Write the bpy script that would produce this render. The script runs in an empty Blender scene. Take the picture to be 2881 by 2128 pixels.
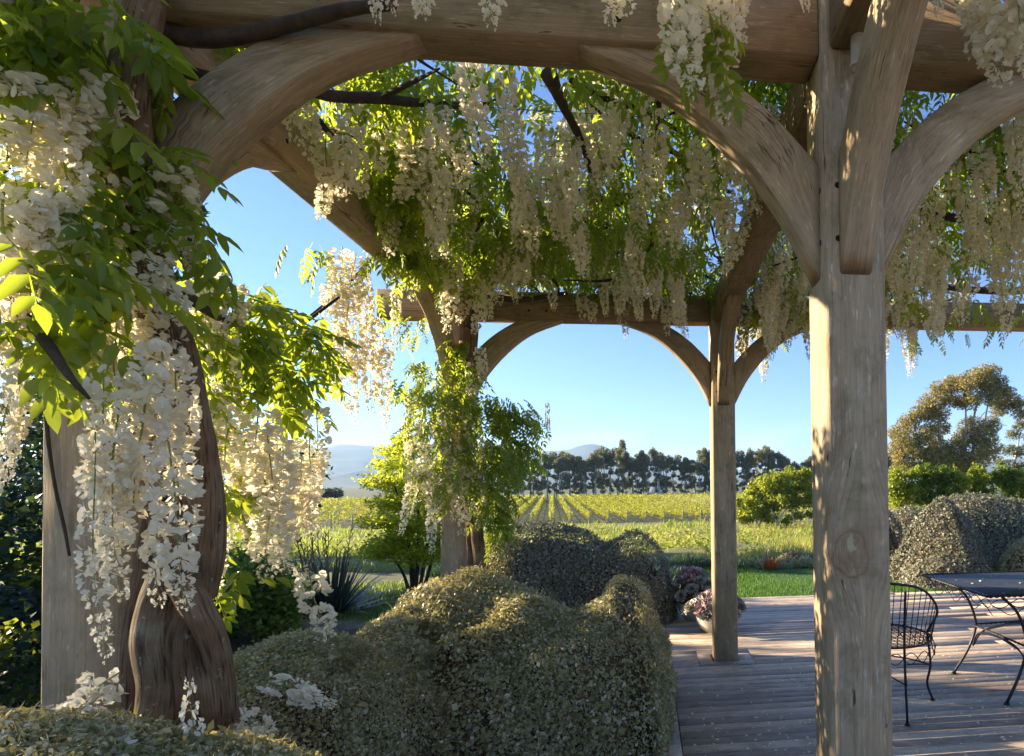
import bpy, math, random
import numpy as np
from mathutils import Vector
random.seed(7); RNG = np.random.default_rng(7)
R = math.radians
S = bpy.context.scene
COL = S.collection

# ------------------------------------------------------------------ camera
CX, CY, CZ = 1.5412, -1.9790, 1.5077
PITCH, ROLL, YAW = 0.019342, 0.011567, 0.114592
FPX, PX, PY, IW, IH = 1733.355, 2013.75, 1323.35, 2881.0, 2128.0
fw = Vector((math.sin(YAW)*math.cos(PITCH), math.cos(YAW)*math.cos(PITCH), math.sin(PITCH)))
rx_ = Vector((math.cos(YAW), -math.sin(YAW), 0.0))
up_ = rx_.cross(fw).normalized()
cr, sr = math.cos(ROLL), math.sin(ROLL)
right = rx_*cr - up_*sr
upv = rx_*sr + up_*cr
cam = bpy.data.cameras.new('camera')
cam.sensor_width = 36.0
cam.lens = FPX/IW*36.0
cam.shift_x = (IW/2-PX)/IW
cam.shift_y = (PY-IH/2)/IW
cam.clip_start = 0.05; cam.clip_end = 30000
camo = bpy.data.objects.new('camera', cam); COL.objects.link(camo)
from mathutils import Matrix
M3 = Matrix((right, upv, -fw)).transposed()
camo.matrix_world = Matrix.Translation((CX, CY, CZ)) @ M3.to_4x4()
S.camera = camo
KD = 2881.0/2237.0
def ray(dx, dy):
    u = (dx*KD-PX)/FPX; v = (dy*KD-PY)/FPX
    return fw + right*u - upv*v
def at(dx, dy, Y):                       # point of the vertical plane y = Y seen at that place of the picture
    d = ray(dx, dy); t = (Y-CY)/d.y
    return Vector((CX, CY, CZ)) + d*t
def atz(dx, dy, Z=0.0):
    d = ray(dx, dy); t = (Z-CZ)/d.z
    return Vector((CX, CY, CZ)) + d*t

# ------------------------------------------------------------------ light
SUN_EL, SUN_AZ = R(17), R(17)            # azimuth: from -x turned towards +y
sdir = Vector((-math.cos(SUN_EL)*math.cos(SUN_AZ), math.cos(SUN_EL)*math.sin(SUN_AZ), math.sin(SUN_EL)))
sun = bpy.data.lights.new('sun', 'SUN'); sun.energy = 5.0; sun.angle = R(0.53); sun.color = (1.0, 0.83, 0.60)
so = bpy.data.objects.new('sun', sun); COL.objects.link(so)
so.rotation_euler = (-sdir).to_track_quat('-Z', 'Y').to_euler()
W = bpy.data.worlds.new('World'); S.world = W; W.use_nodes = True
nt = W.node_tree; nt.nodes.clear()
out = nt.nodes.new('ShaderNodeOutputWorld'); bg = nt.nodes.new('ShaderNodeBackground')
sky = nt.nodes.new('ShaderNodeTexSky'); sky.sky_type = 'NISHITA'; sky.sun_disc = False
sky.sun_elevation = SUN_EL; sky.sun_rotation = math.atan2(sdir.x, sdir.y)
sky.air_density = 0.75; sky.dust_density = 0.0; sky.ozone_density = 1.6
bg.inputs['Strength'].default_value = 0.074
# low pinkish clouds near the horizon
tc = nt.nodes.new('ShaderNodeTexCoord'); mp = nt.nodes.new('ShaderNodeMapping'); mp.inputs['Scale'].default_value = (3.2, 3.2, 11)
nz = nt.nodes.new('ShaderNodeTexNoise'); nz.inputs['Scale'].default_value = 2.2; nz.inputs['Detail'].default_value = 7; nz.inputs['Roughness'].default_value = .55
sep = nt.nodes.new('ShaderNodeSeparateXYZ')
rz = nt.nodes.new('ShaderNodeValToRGB')
rz.color_ramp.elements[0].position = 0.0; rz.color_ramp.elements[0].color = (1, 1, 1, 1)
rz.color_ramp.elements[1].position = 0.10; rz.color_ramp.elements[1].color = (0, 0, 0, 1)
e = rz.color_ramp.elements.new(0.05); e.color = (.8, .8, .8, 1)
rn = nt.nodes.new('ShaderNodeValToRGB')
rn.color_ramp.elements[0].position = 0.47; rn.color_ramp.elements[0].color = (0, 0, 0, 1)
rn.color_ramp.elements[1].position = 0.66; rn.color_ramp.elements[1].color = (1, 1, 1, 1)
mu = nt.nodes.new('ShaderNodeMath'); mu.operation = 'MULTIPLY'
mix = nt.nodes.new('ShaderNodeMixRGB'); mix.inputs['Color2'].default_value = (3.6, 3.3, 3.5, 1)
L = nt.links.new
L(tc.outputs['Generated'], mp.inputs['Vector']); L(mp.outputs[0], nz.inputs['Vector']); L(nz.outputs[0], rn.inputs[0])
L(tc.outputs['Generated'], sep.inputs[0]); L(sep.outputs['Z'], rz.inputs[0])
L(rz.outputs[0], mu.inputs[0]); L(rn.outputs[0], mu.inputs[1]); L(mu.outputs[0], mix.inputs['Fac'])
tint = nt.nodes.new('ShaderNodeMixRGB'); tint.blend_type = 'MULTIPLY'; tint.inputs['Fac'].default_value = 1; tint.inputs['Color2'].default_value = (.53, .67, .96, 1)
L(sky.outputs[0], tint.inputs['Color1']); L(tint.outputs[0], mix.inputs['Color1']); L(mix.outputs[0], bg.inputs['Color']); L(bg.outputs[0], out.inputs['Surface'])
S.view_settings.view_transform = 'Standard'; S.view_settings.look = 'None'
S.view_settings.gamma = 1.0; S.view_settings.use_curve_mapping = False
S.view_settings.exposure = 2.12
S.cycles.max_bounces = 8; S.cycles.transparent_max_bounces = 8; S.cycles.volume_bounces = 0

# ------------------------------------------------------------------ helpers
def build(name, V, F, mat, parent=None, uv=None, rnd=None, smooth=False, midx=None):
    """one mesh object from arrays; F is (n,3) or (n,4) or a list of such arrays"""
    V = np.asarray(V, np.float32).reshape(-1, 3)
    Fs = F if isinstance(F, list) else [F]
    Fs = [np.asarray(f, np.int32) for f in Fs if len(f)]
    loops = np.concatenate([f.ravel() for f in Fs])
    tot = np.concatenate([np.full(len(f), f.shape[1], np.int32) for f in Fs])
    me = bpy.data.meshes.new(name)
    me.vertices.add(len(V)); me.vertices.foreach_set('co', V.ravel())
    me.loops.add(len(loops)); me.loops.foreach_set('vertex_index', loops)
    me.polygons.add(len(tot))
    st = np.concatenate([[0], np.cumsum(tot)[:-1]]).astype(np.int32)
    me.polygons.foreach_set('loop_start', st); me.polygons.foreach_set('loop_total', tot)
    if smooth: me.polygons.foreach_set('use_smooth', np.ones(len(tot), bool))
    mats = mat if isinstance(mat, (list, tuple)) else [mat]
    for m in mats: me.materials.append(m)
    if midx is not None: me.polygons.foreach_set('material_index', np.asarray(midx, np.int32))
    if uv is not None:
        ul = me.uv_layers.new(name='UVMap'); ul.data.foreach_set('uv', np.asarray(uv, np.float32)[loops].ravel())
    if rnd is not None:
        at_ = me.attributes.new('rnd', 'FLOAT', 'POINT'); at_.data.foreach_set('value', np.asarray(rnd, np.float32))
    me.update(calc_edges=True)
    o = bpy.data.objects.new(name, me); COL.objects.link(o)
    if parent: o.parent = parent
    return o
def tag(o, label=None, cat=None, group=None, kind=None):
    if label: o['label'] = label
    if cat: o['category'] = cat
    if group: o['group'] = group
    if kind: o['kind'] = kind
    return o
def thing(name, label, cat, group=None, loc=(0, 0, 0)):
    o = bpy.data.objects.new(name, None); COL.objects.link(o); o.location = loc
    o.empty_display_size = .1
    return tag(o, label, cat, group)
def inst(name, mesh, parent, M=None):
    o = bpy.data.objects.new(name, mesh); COL.objects.link(o); o.parent = parent
    if M is not None: o.matrix_local = M
    return o
class MB:
    """collects several shapes into one mesh"""
    def __init__(s): s.V = []; s.T = []; s.Q = []; s.U = []; s.n = 0; s.R = []
    def add(s, V, T=None, Q=None, uv=None, rnd=None):
        V = np.asarray(V, float).reshape(-1, 3)
        if T is not None and len(T): s.T.append(np.asarray(T, int)+s.n)
        if Q is not None and len(Q): s.Q.append(np.asarray(Q, int)+s.n)
        s.V.append(V); s.U.append(np.zeros((len(V), 2)) if uv is None else np.asarray(uv, float))
        s.R.append(np.zeros(len(V)) if rnd is None else np.broadcast_to(np.asarray(rnd, float), (len(V),)))
        s.n += len(V)
    def build(s, name, mat, parent=None, smooth=False):
        F = []
        if s.T: F.append(np.concatenate(s.T))
        if s.Q: F.append(np.concatenate(s.Q))
        return build(name, np.concatenate(s.V), F, mat, parent, np.concatenate(s.U), np.concatenate(s.R), smooth)
def rotz(a): c, s = np.cos(a), np.sin(a); z = np.zeros_like(c); o = np.ones_like(c); return np.stack([np.stack([c, -s, z], -1), np.stack([s, c, z], -1), np.stack([z, z, o], -1)], -2)
def roty(a): c, s = np.cos(a), np.sin(a); z = np.zeros_like(c); o = np.ones_like(c); return np.stack([np.stack([c, z, s], -1), np.stack([z, o, z], -1), np.stack([-s, z, c], -1)], -2)
def rotx(a): c, s = np.cos(a), np.sin(a); z = np.zeros_like(c); o = np.ones_like(c); return np.stack([np.stack([o, z, z], -1), np.stack([z, c, -s], -1), np.stack([z, s, c], -1)], -2)
def scatter(TV, TF, P, Rm, sc, rnd=None):
    """copies of a template at points P with rotations Rm and scales sc, as merged arrays"""
    n = len(P); k = len(TV)
    V = np.einsum('nij,kj->nki', Rm, TV)*np.asarray(sc).reshape(n, 1, -1) + P[:, None, :]
    F = (TF[None, :, :] + (np.arange(n)*k)[:, None, None]).reshape(-1, TF.shape[1])
    r = None if rnd is None else np.repeat(rnd, k)
    return V.reshape(-1, 3), F, r
def vnoise(P, f, seed=0):
    """smooth cheap 3-D noise, about -1..1"""
    P = np.asarray(P, float)*f; r = np.random.default_rng(seed+100); v = 0
    for a in range(5):
        k = r.normal(size=3); k /= np.linalg.norm(k); ph = r.uniform(0, 6.28, 2)
        k2 = r.normal(size=3)
        v = v + np.sin(P@k*2.1+ph[0]+1.3*np.sin(P@k2*1.1+ph[1]))
    return v/3.2
def spline(pts, n):
    P = np.array([list(p) for p in pts], float)
    P = np.vstack([2*P[0]-P[1], P, 2*P[-1]-P[-2]])
    m = len(P)-3; t = np.linspace(0, m-1e-6, n); i = t.astype(int); f = (t-i)[:, None]
    a, b, c, d = P[i], P[i+1], P[i+2], P[i+3]
    return .5*((2*b)+(-a+c)*f+(2*a-5*b+4*c-d)*f**2+(-a+3*b-3*c+d)*f**3)
def tube(mb, pts, rad, n=None, seg=8, bump=0.0, seed=0, flat=None, twist=0.0):
    """a tube along a smooth path; rad is a number or one number per given point"""
    n = n or max(6, len(pts)*5)
    P = spline(pts, n)
    r = np.interp(np.linspace(0, 1, n), np.linspace(0, 1, len(pts)), rad) if hasattr(rad, '__len__') else np.full(n, rad)
    T = np.gradient(P, axis=0); T /= np.linalg.norm(T, axis=1)[:, None]+1e-9
    ref = np.array([0, 0, 1.0]) if abs(T[:, 2]).mean() < .8 else np.array([1.0, 0, 0])
    A = np.cross(T, ref); A /= np.linalg.norm(A, axis=1)[:, None]+1e-9; B = np.cross(T, A)
    th = np.linspace(0, 2*np.pi, seg, endpoint=False)
    ln = np.concatenate([[0], np.cumsum(np.linalg.norm(np.diff(P, axis=0), axis=1))])
    ang = th[None, :]+twist*ln[:, None]
    D = A[:, None, :]*np.cos(ang)[..., None]+B[:, None, :]*np.sin(ang)[..., None]
    rr = np.repeat(r[:, None], seg, 1)
    V = P[:, None, :]+D*rr[..., None]
    if bump:
        nn = vnoise(V.reshape(-1, 3)*np.array([1, 1, .45]), 22, seed).reshape(n, seg)*.6+np.cos(3*th[None, :]+seed)*.5
        V = P[:, None, :]+D*(rr*(1+bump*nn))[..., None]
    i = np.arange(n-1)[:, None]*seg; j = np.arange(seg)[None, :]; j2 = (j+1) % seg
    Q = np.stack([i+j, i+j2, i+seg+j2, i+seg+j], -1).reshape(-1, 4)
    V = V.reshape(-1, 3); V = np.vstack([V, P[0], P[-1]])
    c0, c1 = n*seg, n*seg+1; j = np.arange(seg); j2 = (j+1) % seg
    Tt = np.vstack([np.stack([np.full(seg, c0), j2, j], -1), np.stack([np.full(seg, c1), (n-1)*seg+j, (n-1)*seg+j2], -1)])
    uv = np.stack([np.repeat(ln, seg), np.tile(th/6.28*.3, n)], -1); uv = np.vstack([uv, [0, 0], [ln[-1], 0]])
    mb.add(V, Tt, Q, uv)
def lathe(mb, prof, seg=24, c=(0, 0, 0)):
    prof = np.array(prof, float); n = len(prof); th = np.linspace(0, 2*np.pi, seg, endpoint=False)
    V = np.stack([prof[:, 0][:, None]*np.cos(th), prof[:, 0][:, None]*np.sin(th), np.repeat(prof[:, 1][:, None], seg, 1)], -1)+np.array(c)
    i = np.arange(n-1)[:, None]*seg; j = np.arange(seg)[None, :]; j2 = (j+1) % seg
    mb.add(V.reshape(-1, 3), None, np.stack([i+j, i+j2, i+seg+j2, i+seg+j], -1).reshape(-1, 4))
def box(mb, x0, x1, y0, y1, z0, z1, ax=0, bev=.006):
    """bevelled box, uv.x along axis ax"""
    lo = np.array([x0, y0, z0], float); hi = np.array([x1, y1, z1], float)
    o = [a for a in range(3) if a != ax]
    pro = [(0+bev, 0), (1, -1), (1, 0)]
    a, b = o; w = hi[a]-lo[a]; h = hi[b]-lo[b]
    P = [(bev, 0), (w-bev, 0), (w, bev), (w, h-bev), (w-bev, h), (bev, h), (0, h-bev), (0, bev)]
    if (ax == 1): P = P[::-1]
    ends = [(lo[ax], bev), (lo[ax]+bev, 0), (hi[ax]-bev, 0), (hi[ax], bev)]
    V = []; U = []; per = 0
    roff = random.random()*7
    perim = [0]
    for k in range(1, 8): perim.append(perim[-1]+math.dist(P[k], P[k-1]))
    for (t, ins) in ends:
        for k, (p, q) in enumerate(P):
            sp = ins/max(w, 1e-6)*2; sq = ins/max(h, 1e-6)*2
            v = np.zeros(3); v[ax] = t; v[a] = lo[a]+w/2+(p-w/2)*(1-sp); v[b] = lo[b]+h/2+(q-h/2)*(1-sq)
            V.append(v); U.append((t+roff, perim[k]+roff))
    Q = []
    for i in range(3):
        for k in range(8):
            k2 = (k+1) % 8; Q.append((i*8+k, i*8+k2, (i+1)*8+k2, (i+1)*8+k))
    n = len(V); cap = [(0, 3, 2, 1), (0, 7, 4, 3), (7, 6, 5, 4)]
    Q += cap; Q += [tuple(24+c for c in q[::-1]) for q in cap]
    mb.add(V, None, Q, U)

# ------------------------------------------------------------------ materials
def nodes(name):
    m = bpy.data.materials.new(name); m.use_nodes = True; t = m.node_tree
    b = t.nodes['Principled BSDF']; return m, t, b
def N(t, typ, **kw):
    n = t.nodes.new('ShaderNode'+typ)
    for k, v in kw.items():
        if k in n.inputs: n.inputs[k].default_value = v
        else: setattr(n, k, v)
    return n
def ramp(t, stops, src, link=True):
    r = t.nodes.new('ShaderNodeValToRGB'); els = r.color_ramp.elements
    els[0].position = stops[0][0]; els[0].color = (*stops[0][1], 1)
    els[1].position = stops[-1][0]; els[1].color = (*stops[-1][1], 1)
    for p, c in stops[1:-1]: e = els.new(p); e.color = (*c, 1)
    t.links.new(src, r.inputs[0]); return r
def rndsrc(t):
    a = N(t, 'Attribute', attribute_name='rnd'); oi = N(t, 'ObjectInfo')
    ad = N(t, 'Math', operation='ADD'); fr = N(t, 'Math', operation='FRACT')
    t.links.new(a.outputs['Fac'], ad.inputs[0]); t.links.new(oi.outputs['Random'], ad.inputs[1]); t.links.new(ad.outputs[0], fr.inputs[0])
    return fr.outputs[0]
def leafmat(name, stops, tr, trw=.4, rough=.45, spec=.35, vary=None):
    m, t, b = nodes(name)
    s = rndsrc(t)
    r = ramp(t, stops, s)
    colour = r.outputs[0]
    if vary:      # slow drift of hue over the plant
        tcn = N(t, 'TexCoord'); nz = N(t, 'TexNoise', Scale=vary[0], Detail=3.0); t.links.new(tcn.outputs['Object'], nz.inputs['Vector'])
        rr = ramp(t, [(.38, (0, 0, 0)), (.62, (1, 1, 1))], nz.outputs[0])
        mx = N(t, 'MixRGB', blend_type='MIX'); mx.inputs['Color2'].default_value = (*vary[1], 1)
        mm = N(t, 'Math', operation='MULTIPLY'); mm.inputs[1].default_value = vary[2]
        t.links.new(rr.outputs[0], mm.inputs[0]); t.links.new(mm.outputs[0], mx.inputs['Fac']); t.links.new(colour, mx.inputs['Color1']); colour = mx.outputs[0]
    t.links.new(colour, b.inputs['Base Color']); b.inputs['Roughness'].default_value = rough
    b.inputs['Specular IOR Level'].default_value = spec
    if trw:
        tl = N(t, 'BsdfTranslucent'); tl.inputs['Color'].default_value = (*tr, 1)
        mx = N(t, 'MixShader', Fac=trw); t.links.new(b.outputs[0], mx.inputs[1]); t.links.new(tl.outputs[0], mx.inputs[2])
        t.links.new(mx.outputs[0], t.nodes['Material Output'].inputs['Surface'])
    return m
def woodmat(name, stops, algae=.5, bump=.35, rough=.8, knot=None, grain=1.0, tint=.15):
    m, t, b = nodes(name); lk = t.links.new
    uv = N(t, 'UVMap'); oi = N(t, 'ObjectInfo')
    mulr = N(t, 'Math', operation='MULTIPLY'); mulr.inputs[1].default_value = 31.0; lk(oi.outputs['Random'], mulr.inputs[0])
    cb = N(t, 'CombineXYZ'); lk(mulr.outputs[0], cb.inputs['Z'])
    va = N(t, 'VectorMath', operation='ADD'); lk(uv.outputs[0], va.inputs[0]); lk(cb.outputs[0], va.inputs[1])
    if knot:
        sp0 = N(t, 'VectorMath', operation='SUBTRACT'); lk(uv.outputs[0], sp0.inputs[0]); sp0.inputs[1].default_value = (knot[0], knot[1], 0)
        ml0 = N(t, 'VectorMath', operation='MULTIPLY'); ml0.inputs[1].default_value = (.55, 1, 0); lk(sp0.outputs[0], ml0.inputs[0])
        ln0 = N(t, 'VectorMath', operation='LENGTH'); lk(ml0.outputs[0], ln0.inputs[0])
        mr0 = N(t, 'MapRange', interpolation_type='SMOOTHSTEP'); mr0.inputs['From Min'].default_value = knot[2]*.6; mr0.inputs['From Max'].default_value = knot[2]*2.6; mr0.inputs['To Min'].default_value = -.8; mr0.inputs['To Max'].default_value = 0; lk(ln0.outputs['Value'], mr0.inputs['Value'])
        ms0 = N(t, 'VectorMath', operation='MULTIPLY'); ms0.inputs[1].default_value = (0, 1, 0); lk(sp0.outputs[0], ms0.inputs[0])
        sc0 = N(t, 'VectorMath', operation='SCALE'); lk(ms0.outputs[0], sc0.inputs[0]); lk(mr0.outputs[0], sc0.inputs['Scale'])
        va2 = N(t, 'VectorMath', operation='ADD'); lk(va.outputs[0], va2.inputs[0]); lk(sc0.outputs[0], va2.inputs[1]); va = va2
    def stretched(sx, sy, scale, detail=6.0, rough_=.6, dist=.0):
        mpn = N(t, 'Mapping'); mpn.inputs['Scale'].default_value = (sx, sy, 1); lk(va.outputs[0], mpn.inputs['Vector'])
        nn = N(t, 'TexNoise', Scale=scale, Detail=detail, Roughness=rough_, Distortion=dist); lk(mpn.outputs[0], nn.inputs['Vector']); return nn
    g1 = stretched(1.2, 26*grain, 4.0, 8.0, .65, .3)
    g2 = stretched(1.0, 5.0, 2.0, 4.0)
    g3 = stretched(3.0, 120*grain, 3.0, 4.0)
    mxf = N(t, 'MixRGB', blend_type='MIX', Fac=.45); lk(g1.outputs[0], mxf.inputs['Color1']); lk(g2.outputs[0], mxf.inputs['Color2'])
    r = ramp(t, stops, mxf.outputs[0]); colour = r.outputs[0]
    # fine dark grain
    rg = ramp(t, [(.35, (.55, .5, .45)), (.55, (1, 1, 1))], g3.outputs[0])
    m2 = N(t, 'MixRGB', blend_type='MULTIPLY', Fac=.34); lk(colour, m2.inputs['Color1']); lk(rg.outputs[0], m2.inputs['Color2']); colour = m2.outputs[0]
    fl = stretched(9, 60, 1.5, 3.0)
    rf = ramp(t, [(.60, (0, 0, 0)), (.70, (1, 1, 1))], fl.outputs[0])
    mfl = N(t, 'MixRGB', blend_type='MIX'); mfl.inputs['Color2'].default_value = (min(.7, stops[-1][1][0]*1.35), min(.66, stops[-1][1][1]*1.4), min(.6, stops[-1][1][2]*1.5), 1)
    mfa = N(t, 'Math', operation='MULTIPLY'); mfa.inputs[1].default_value = .55; lk(rf.outputs[0], mfa.inputs[0]); lk(mfa.outputs[0], mfl.inputs['Fac']); lk(colour, mfl.inputs['Color1']); colour = mfl.outputs[0]
    bl = stretched(5, 7, 1.6, 6.0, .7)
    rb = ramp(t, [(.36, (.66, .66, .56)), (.5, (1, 1, 1)), (.66, (1.12, 1.04, .95))], bl.outputs[0])
    mbl = N(t, 'MixRGB', blend_type='MULTIPLY', Fac=.8); lk(colour, mbl.inputs['Color1']); lk(rb.outputs[0], mbl.inputs['Color2']); colour = mbl.outputs[0]
    rt = ramp(t, [(0, (1-tint*1.3, 1-tint*1.35, 1-tint*1.3)), (.5, (1, 1-tint*.15, 1-tint*.3)), (1, (1, 1, 1))], oi.outputs['Random'])
    mtt = N(t, 'MixRGB', blend_type='MULTIPLY', Fac=1.0); lk(colour, mtt.inputs['Color1']); lk(rt.outputs[0], mtt.inputs['Color2']); colour = mtt.outputs[0]
    # long drying cracks
    ck = stretched(.55, 13, 2.6, 3.0, .5, .6)
    rc = ramp(t, [(.475, (1, 1, 1)), (.497, (.12, .09, .07)), (.503, (.12, .09, .07)), (.525, (1, 1, 1))], ck.outputs[0])
    sel = stretched(.6, 2.2, 1.7, 2.0)
    rs = ramp(t, [(.56, (0, 0, 0)), (.64, (1, 1, 1))], sel.outputs[0])
    m3 = N(t, 'MixRGB', blend_type='MULTIPLY'); lk(rs.outputs[0], m3.inputs['Fac']); lk(colour, m3.inputs['Color1']); lk(rc.outputs[0], m3.inputs['Color2']); colour = m3.outputs[0]
    # small dark scars
    sc_ = stretched(5, 30, 1.6, 3.0)
    rsc = ramp(t, [(.27, (.15, .1, .07)), (.32, (1, 1, 1))], sc_.outputs[0])
    m5 = N(t, 'MixRGB', blend_type='MULTIPLY', Fac=.9); lk(colour, m5.inputs['Color1']); lk(rsc.outputs[0], m5.inputs['Color2']); colour = m5.outputs[0]
    if algae:
        al = stretched(.7, 7, 1.9, 5.0)
        ra = ramp(t, [(.55, (0, 0, 0)), (.72, (1, 1, 1))], al.outputs[0])
        mm = N(t, 'Math', operation='MULTIPLY'); mm.inputs[1].default_value = algae; lk(ra.outputs[0], mm.inputs[0])
        m4 = N(t, 'MixRGB', blend_type='MIX'); m4.inputs['Color2'].default_value = (.17, .15, .035, 1)
        lk(mm.outputs[0], m4.inputs['Fac']); lk(colour, m4.inputs['Color1']); colour = m4.outputs[0]
    hgt = mxf.outputs[0]
    if knot:      # a big round knot with rings: (u, v, radius) in metres of the face's uv
        sp = N(t, 'VectorMath', operation='SUBTRACT'); lk(uv.outputs[0], sp.inputs[0]); sp.inputs[1].default_value = (knot[0], knot[1], 0)
        wob = N(t, 'TexNoise', Scale=13.0, Detail=5.0); lk(uv.outputs[0], wob.inputs['Vector'])
        ws = N(t, 'VectorMath', operation='SCALE'); ws.inputs['Scale'].default_value = .085; lk(wob.outputs['Color'], ws.inputs[0])
        ad = N(t, 'VectorMath', operation='ADD'); lk(sp.outputs[0], ad.inputs[0]); lk(ws.outputs[0], ad.inputs[1])
        ml = N(t, 'VectorMath', operation='MULTIPLY'); ml.inputs[1].default_value = (.72, 1, 0); lk(ad.outputs[0], ml.inputs[0])
        ln = N(t, 'VectorMath', operation='LENGTH'); lk(ml.outputs[0], ln.inputs[0])
        dv = N(t, 'Math', operation='DIVIDE'); lk(ln.outputs['Value'], dv.inputs[0]); dv.inputs[1].default_value = knot[2]
        rk = ramp(t, [(0, (.75, .62, .5)), (.25, (1, .9, .8)), (.5, (.8, .7, .6)), (.62, (.95, .85, .75)), (.70, (.85, .75, .66)), (.76, (.52, .42, .33)), (.79, (.85, .78, .7)), (.88, (.92, .86, .8)), (1.0, (1, 1, 1))], dv.outputs[0])
        m6 = N(t, 'MixRGB', blend_type='MULTIPLY', Fac=.75); lk(colour, m6.inputs['Color1']); lk(rk.outputs[0], m6.inputs['Color2']); colour = m6.outputs[0]
    lk(colour, b.inputs['Base Color']); b.inputs['Roughness'].default_value = rough; b.inputs['Specular IOR Level'].default_value = .3
    ba = N(t, 'MixRGB', blend_type='MULTIPLY', Fac=1.0); lk(g1.outputs[0], ba.inputs['Color1']); lk(rg.outputs[0], ba.inputs['Color2'])
    bb = N(t, 'MixRGB', blend_type='MULTIPLY'); lk(rs.outputs[0], bb.inputs['Fac']); lk(ba.outputs[0], bb.inputs['Color1']); lk(rc.outputs[0], bb.inputs['Color2'])
    bp = N(t, 'Bump', Strength=bump, Distance=.006); lk(bb.outputs[0], bp.inputs['Height']); lk(bp.outputs[0], b.inputs['Normal'])
    return m
def simple(name, col, rough=.6, metal=0, spec=.4, noise=None, bump=0):
    m, t, b = nodes(name); b.inputs['Base Color'].default_value = (*col, 1); b.inputs['Roughness'].default_value = rough
    b.inputs['Metallic'].default_value = metal; b.inputs['Specular IOR Level'].default_value = spec
    if noise:
        tcn = N(t, 'TexCoord'); nz = N(t, 'TexNoise', Scale=noise[0], Detail=8.0, Roughness=.65); t.links.new(tcn.outputs['Object'], nz.inputs['Vector'])
        r = ramp(t, noise[1], nz.outputs[0]); t.links.new(r.outputs[0], b.inputs['Base Color'])
        if bump:
            bp = N(t, 'Bump', Strength=bump, Distance=.02); t.links.new(nz.outputs[0], bp.inputs['Height']); t.links.new(bp.outputs[0], b.inputs['Normal'])
    return m
WS = [(.30, (.24, .17, .10)), (.48, (.38, .285, .175)), (.60, (.47, .365, .235)), (.75, (.56, .46, .33))]
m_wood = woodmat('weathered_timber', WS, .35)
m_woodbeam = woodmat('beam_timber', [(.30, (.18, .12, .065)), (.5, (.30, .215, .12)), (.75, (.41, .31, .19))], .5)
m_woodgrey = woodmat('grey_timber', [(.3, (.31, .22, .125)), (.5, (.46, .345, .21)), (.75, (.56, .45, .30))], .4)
m_deck = woodmat('deck_timber', [(.3, (.38, .30, .23)), (.5, (.56, .46, .36)), (.72, (.68, .58, .47))], 0, .6, .5, grain=.7, tint=.35)
m_peg_hole = simple('peg_hole_dark', (.02, .014, .01), .9)
m_bark = simple('vine_bark', (.1, .07, .05), .85, noise=(26, [(.3, (.05, .03, .018)), (.5, (.13, .085, .05)), (.62, (.20, .145, .09)), (.70, (.34, .30, .22)), (.78, (.46, .43, .35))]), bump=1.0)
def barkmat(name, stops):
    m, t, b = nodes(name); lk = t.links.new; uv = N(t, 'UVMap'); oi = N(t, 'ObjectInfo'); tc_ = N(t, 'TexCoord')
    mpn = N(t, 'Mapping'); mpn.inputs['Scale'].default_value = (9, 110, 1); lk(uv.outputs[0], mpn.inputs['Vector'])
    n1 = N(t, 'TexNoise', Scale=1.0, Detail=7.0, Roughness=.65, Distortion=.5); lk(mpn.outputs[0], n1.inputs['Vector'])
    n2 = N(t, 'TexNoise', Scale=9.0, Detail=5.0); lk(tc_.outputs['Object'], n2.inputs['Vector'])
    n3 = N(t, 'TexNoise', Scale=34.0, Detail=4.0); lk(tc_.outputs['Object'], n3.inputs['Vector'])
    r1 = ramp(t, [(.36, (.16, .11, .08)), (.47, (.8, .75, .7)), (.62, (1, 1, 1))], n1.outputs[0]); r2 = ramp(t, stops, n2.outputs[0])
    mm = N(t, 'MixRGB', blend_type='MULTIPLY', Fac=.9); lk(r2.outputs[0], mm.inputs['Color1']); lk(r1.outputs[0], mm.inputs['Color2'])
    rl = ramp(t, [(.66, (0, 0, 0)), (.70, (1, 1, 1))], n3.outputs[0]); ml = N(t, 'MixRGB'); ml.inputs['Color2'].default_value = (.42, .39, .29, 1)
    mf = N(t, 'Math', operation='MULTIPLY'); mf.inputs[1].default_value = .75; lk(rl.outputs[0], mf.inputs[0]); lk(mf.outputs[0], ml.inputs['Fac']); lk(mm.outputs[0], ml.inputs['Color1']); lk(ml.outputs[0], b.inputs['Base Color'])
    b.inputs['Roughness'].default_value = .9; b.inputs['Specular IOR Level'].default_value = .15
    bp = N(t, 'Bump', Strength=1.0, Distance=.012); lk(n1.outputs[0], bp.inputs['Height']); lk(bp.outputs[0], b.inputs['Normal']); return m
m_bark = barkmat('vine_bark', [(.3, (.16, .10, .055)), (.5, (.24, .155, .085)), (.7, (.31, .22, .13))])
m_lichenbark = barkmat('lichen_bark', [(.35, (.18, .125, .07)), (.50, (.27, .205, .125)), (.58, (.33, .30, .20)), (.64, (.34, .25, .06)), (.72, (.40, .30, .08))])
m_unused = simple('lichen_bark', (.1, .07, .05), .85, noise=(17, [(.3, (.07, .05, .032)), (.47, (.14, .115, .075)), (.53, (.25, .23, .17)), (.60, (.26, .19, .045)), (.66, (.30, .21, .05)), (.75, (.38, .36, .28))]), bump=.9)
m_darkbark = simple('dark_branch_bark', (.05, .033, .022), .85, noise=(20, [(.3, (.025, .017, .011)), (.7, (.085, .058, .038))]), bump=.5)
m_leaf = leafmat('wisteria_leaf', [(0, (.04, .09, .013)), (.5, (.075, .15, .018)), (.8, (.14, .21, .02)), (.92, (.20, .25, .03)), (1, (.30, .30, .06))], (.52, .62, .04), .5, .36, .5)
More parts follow.
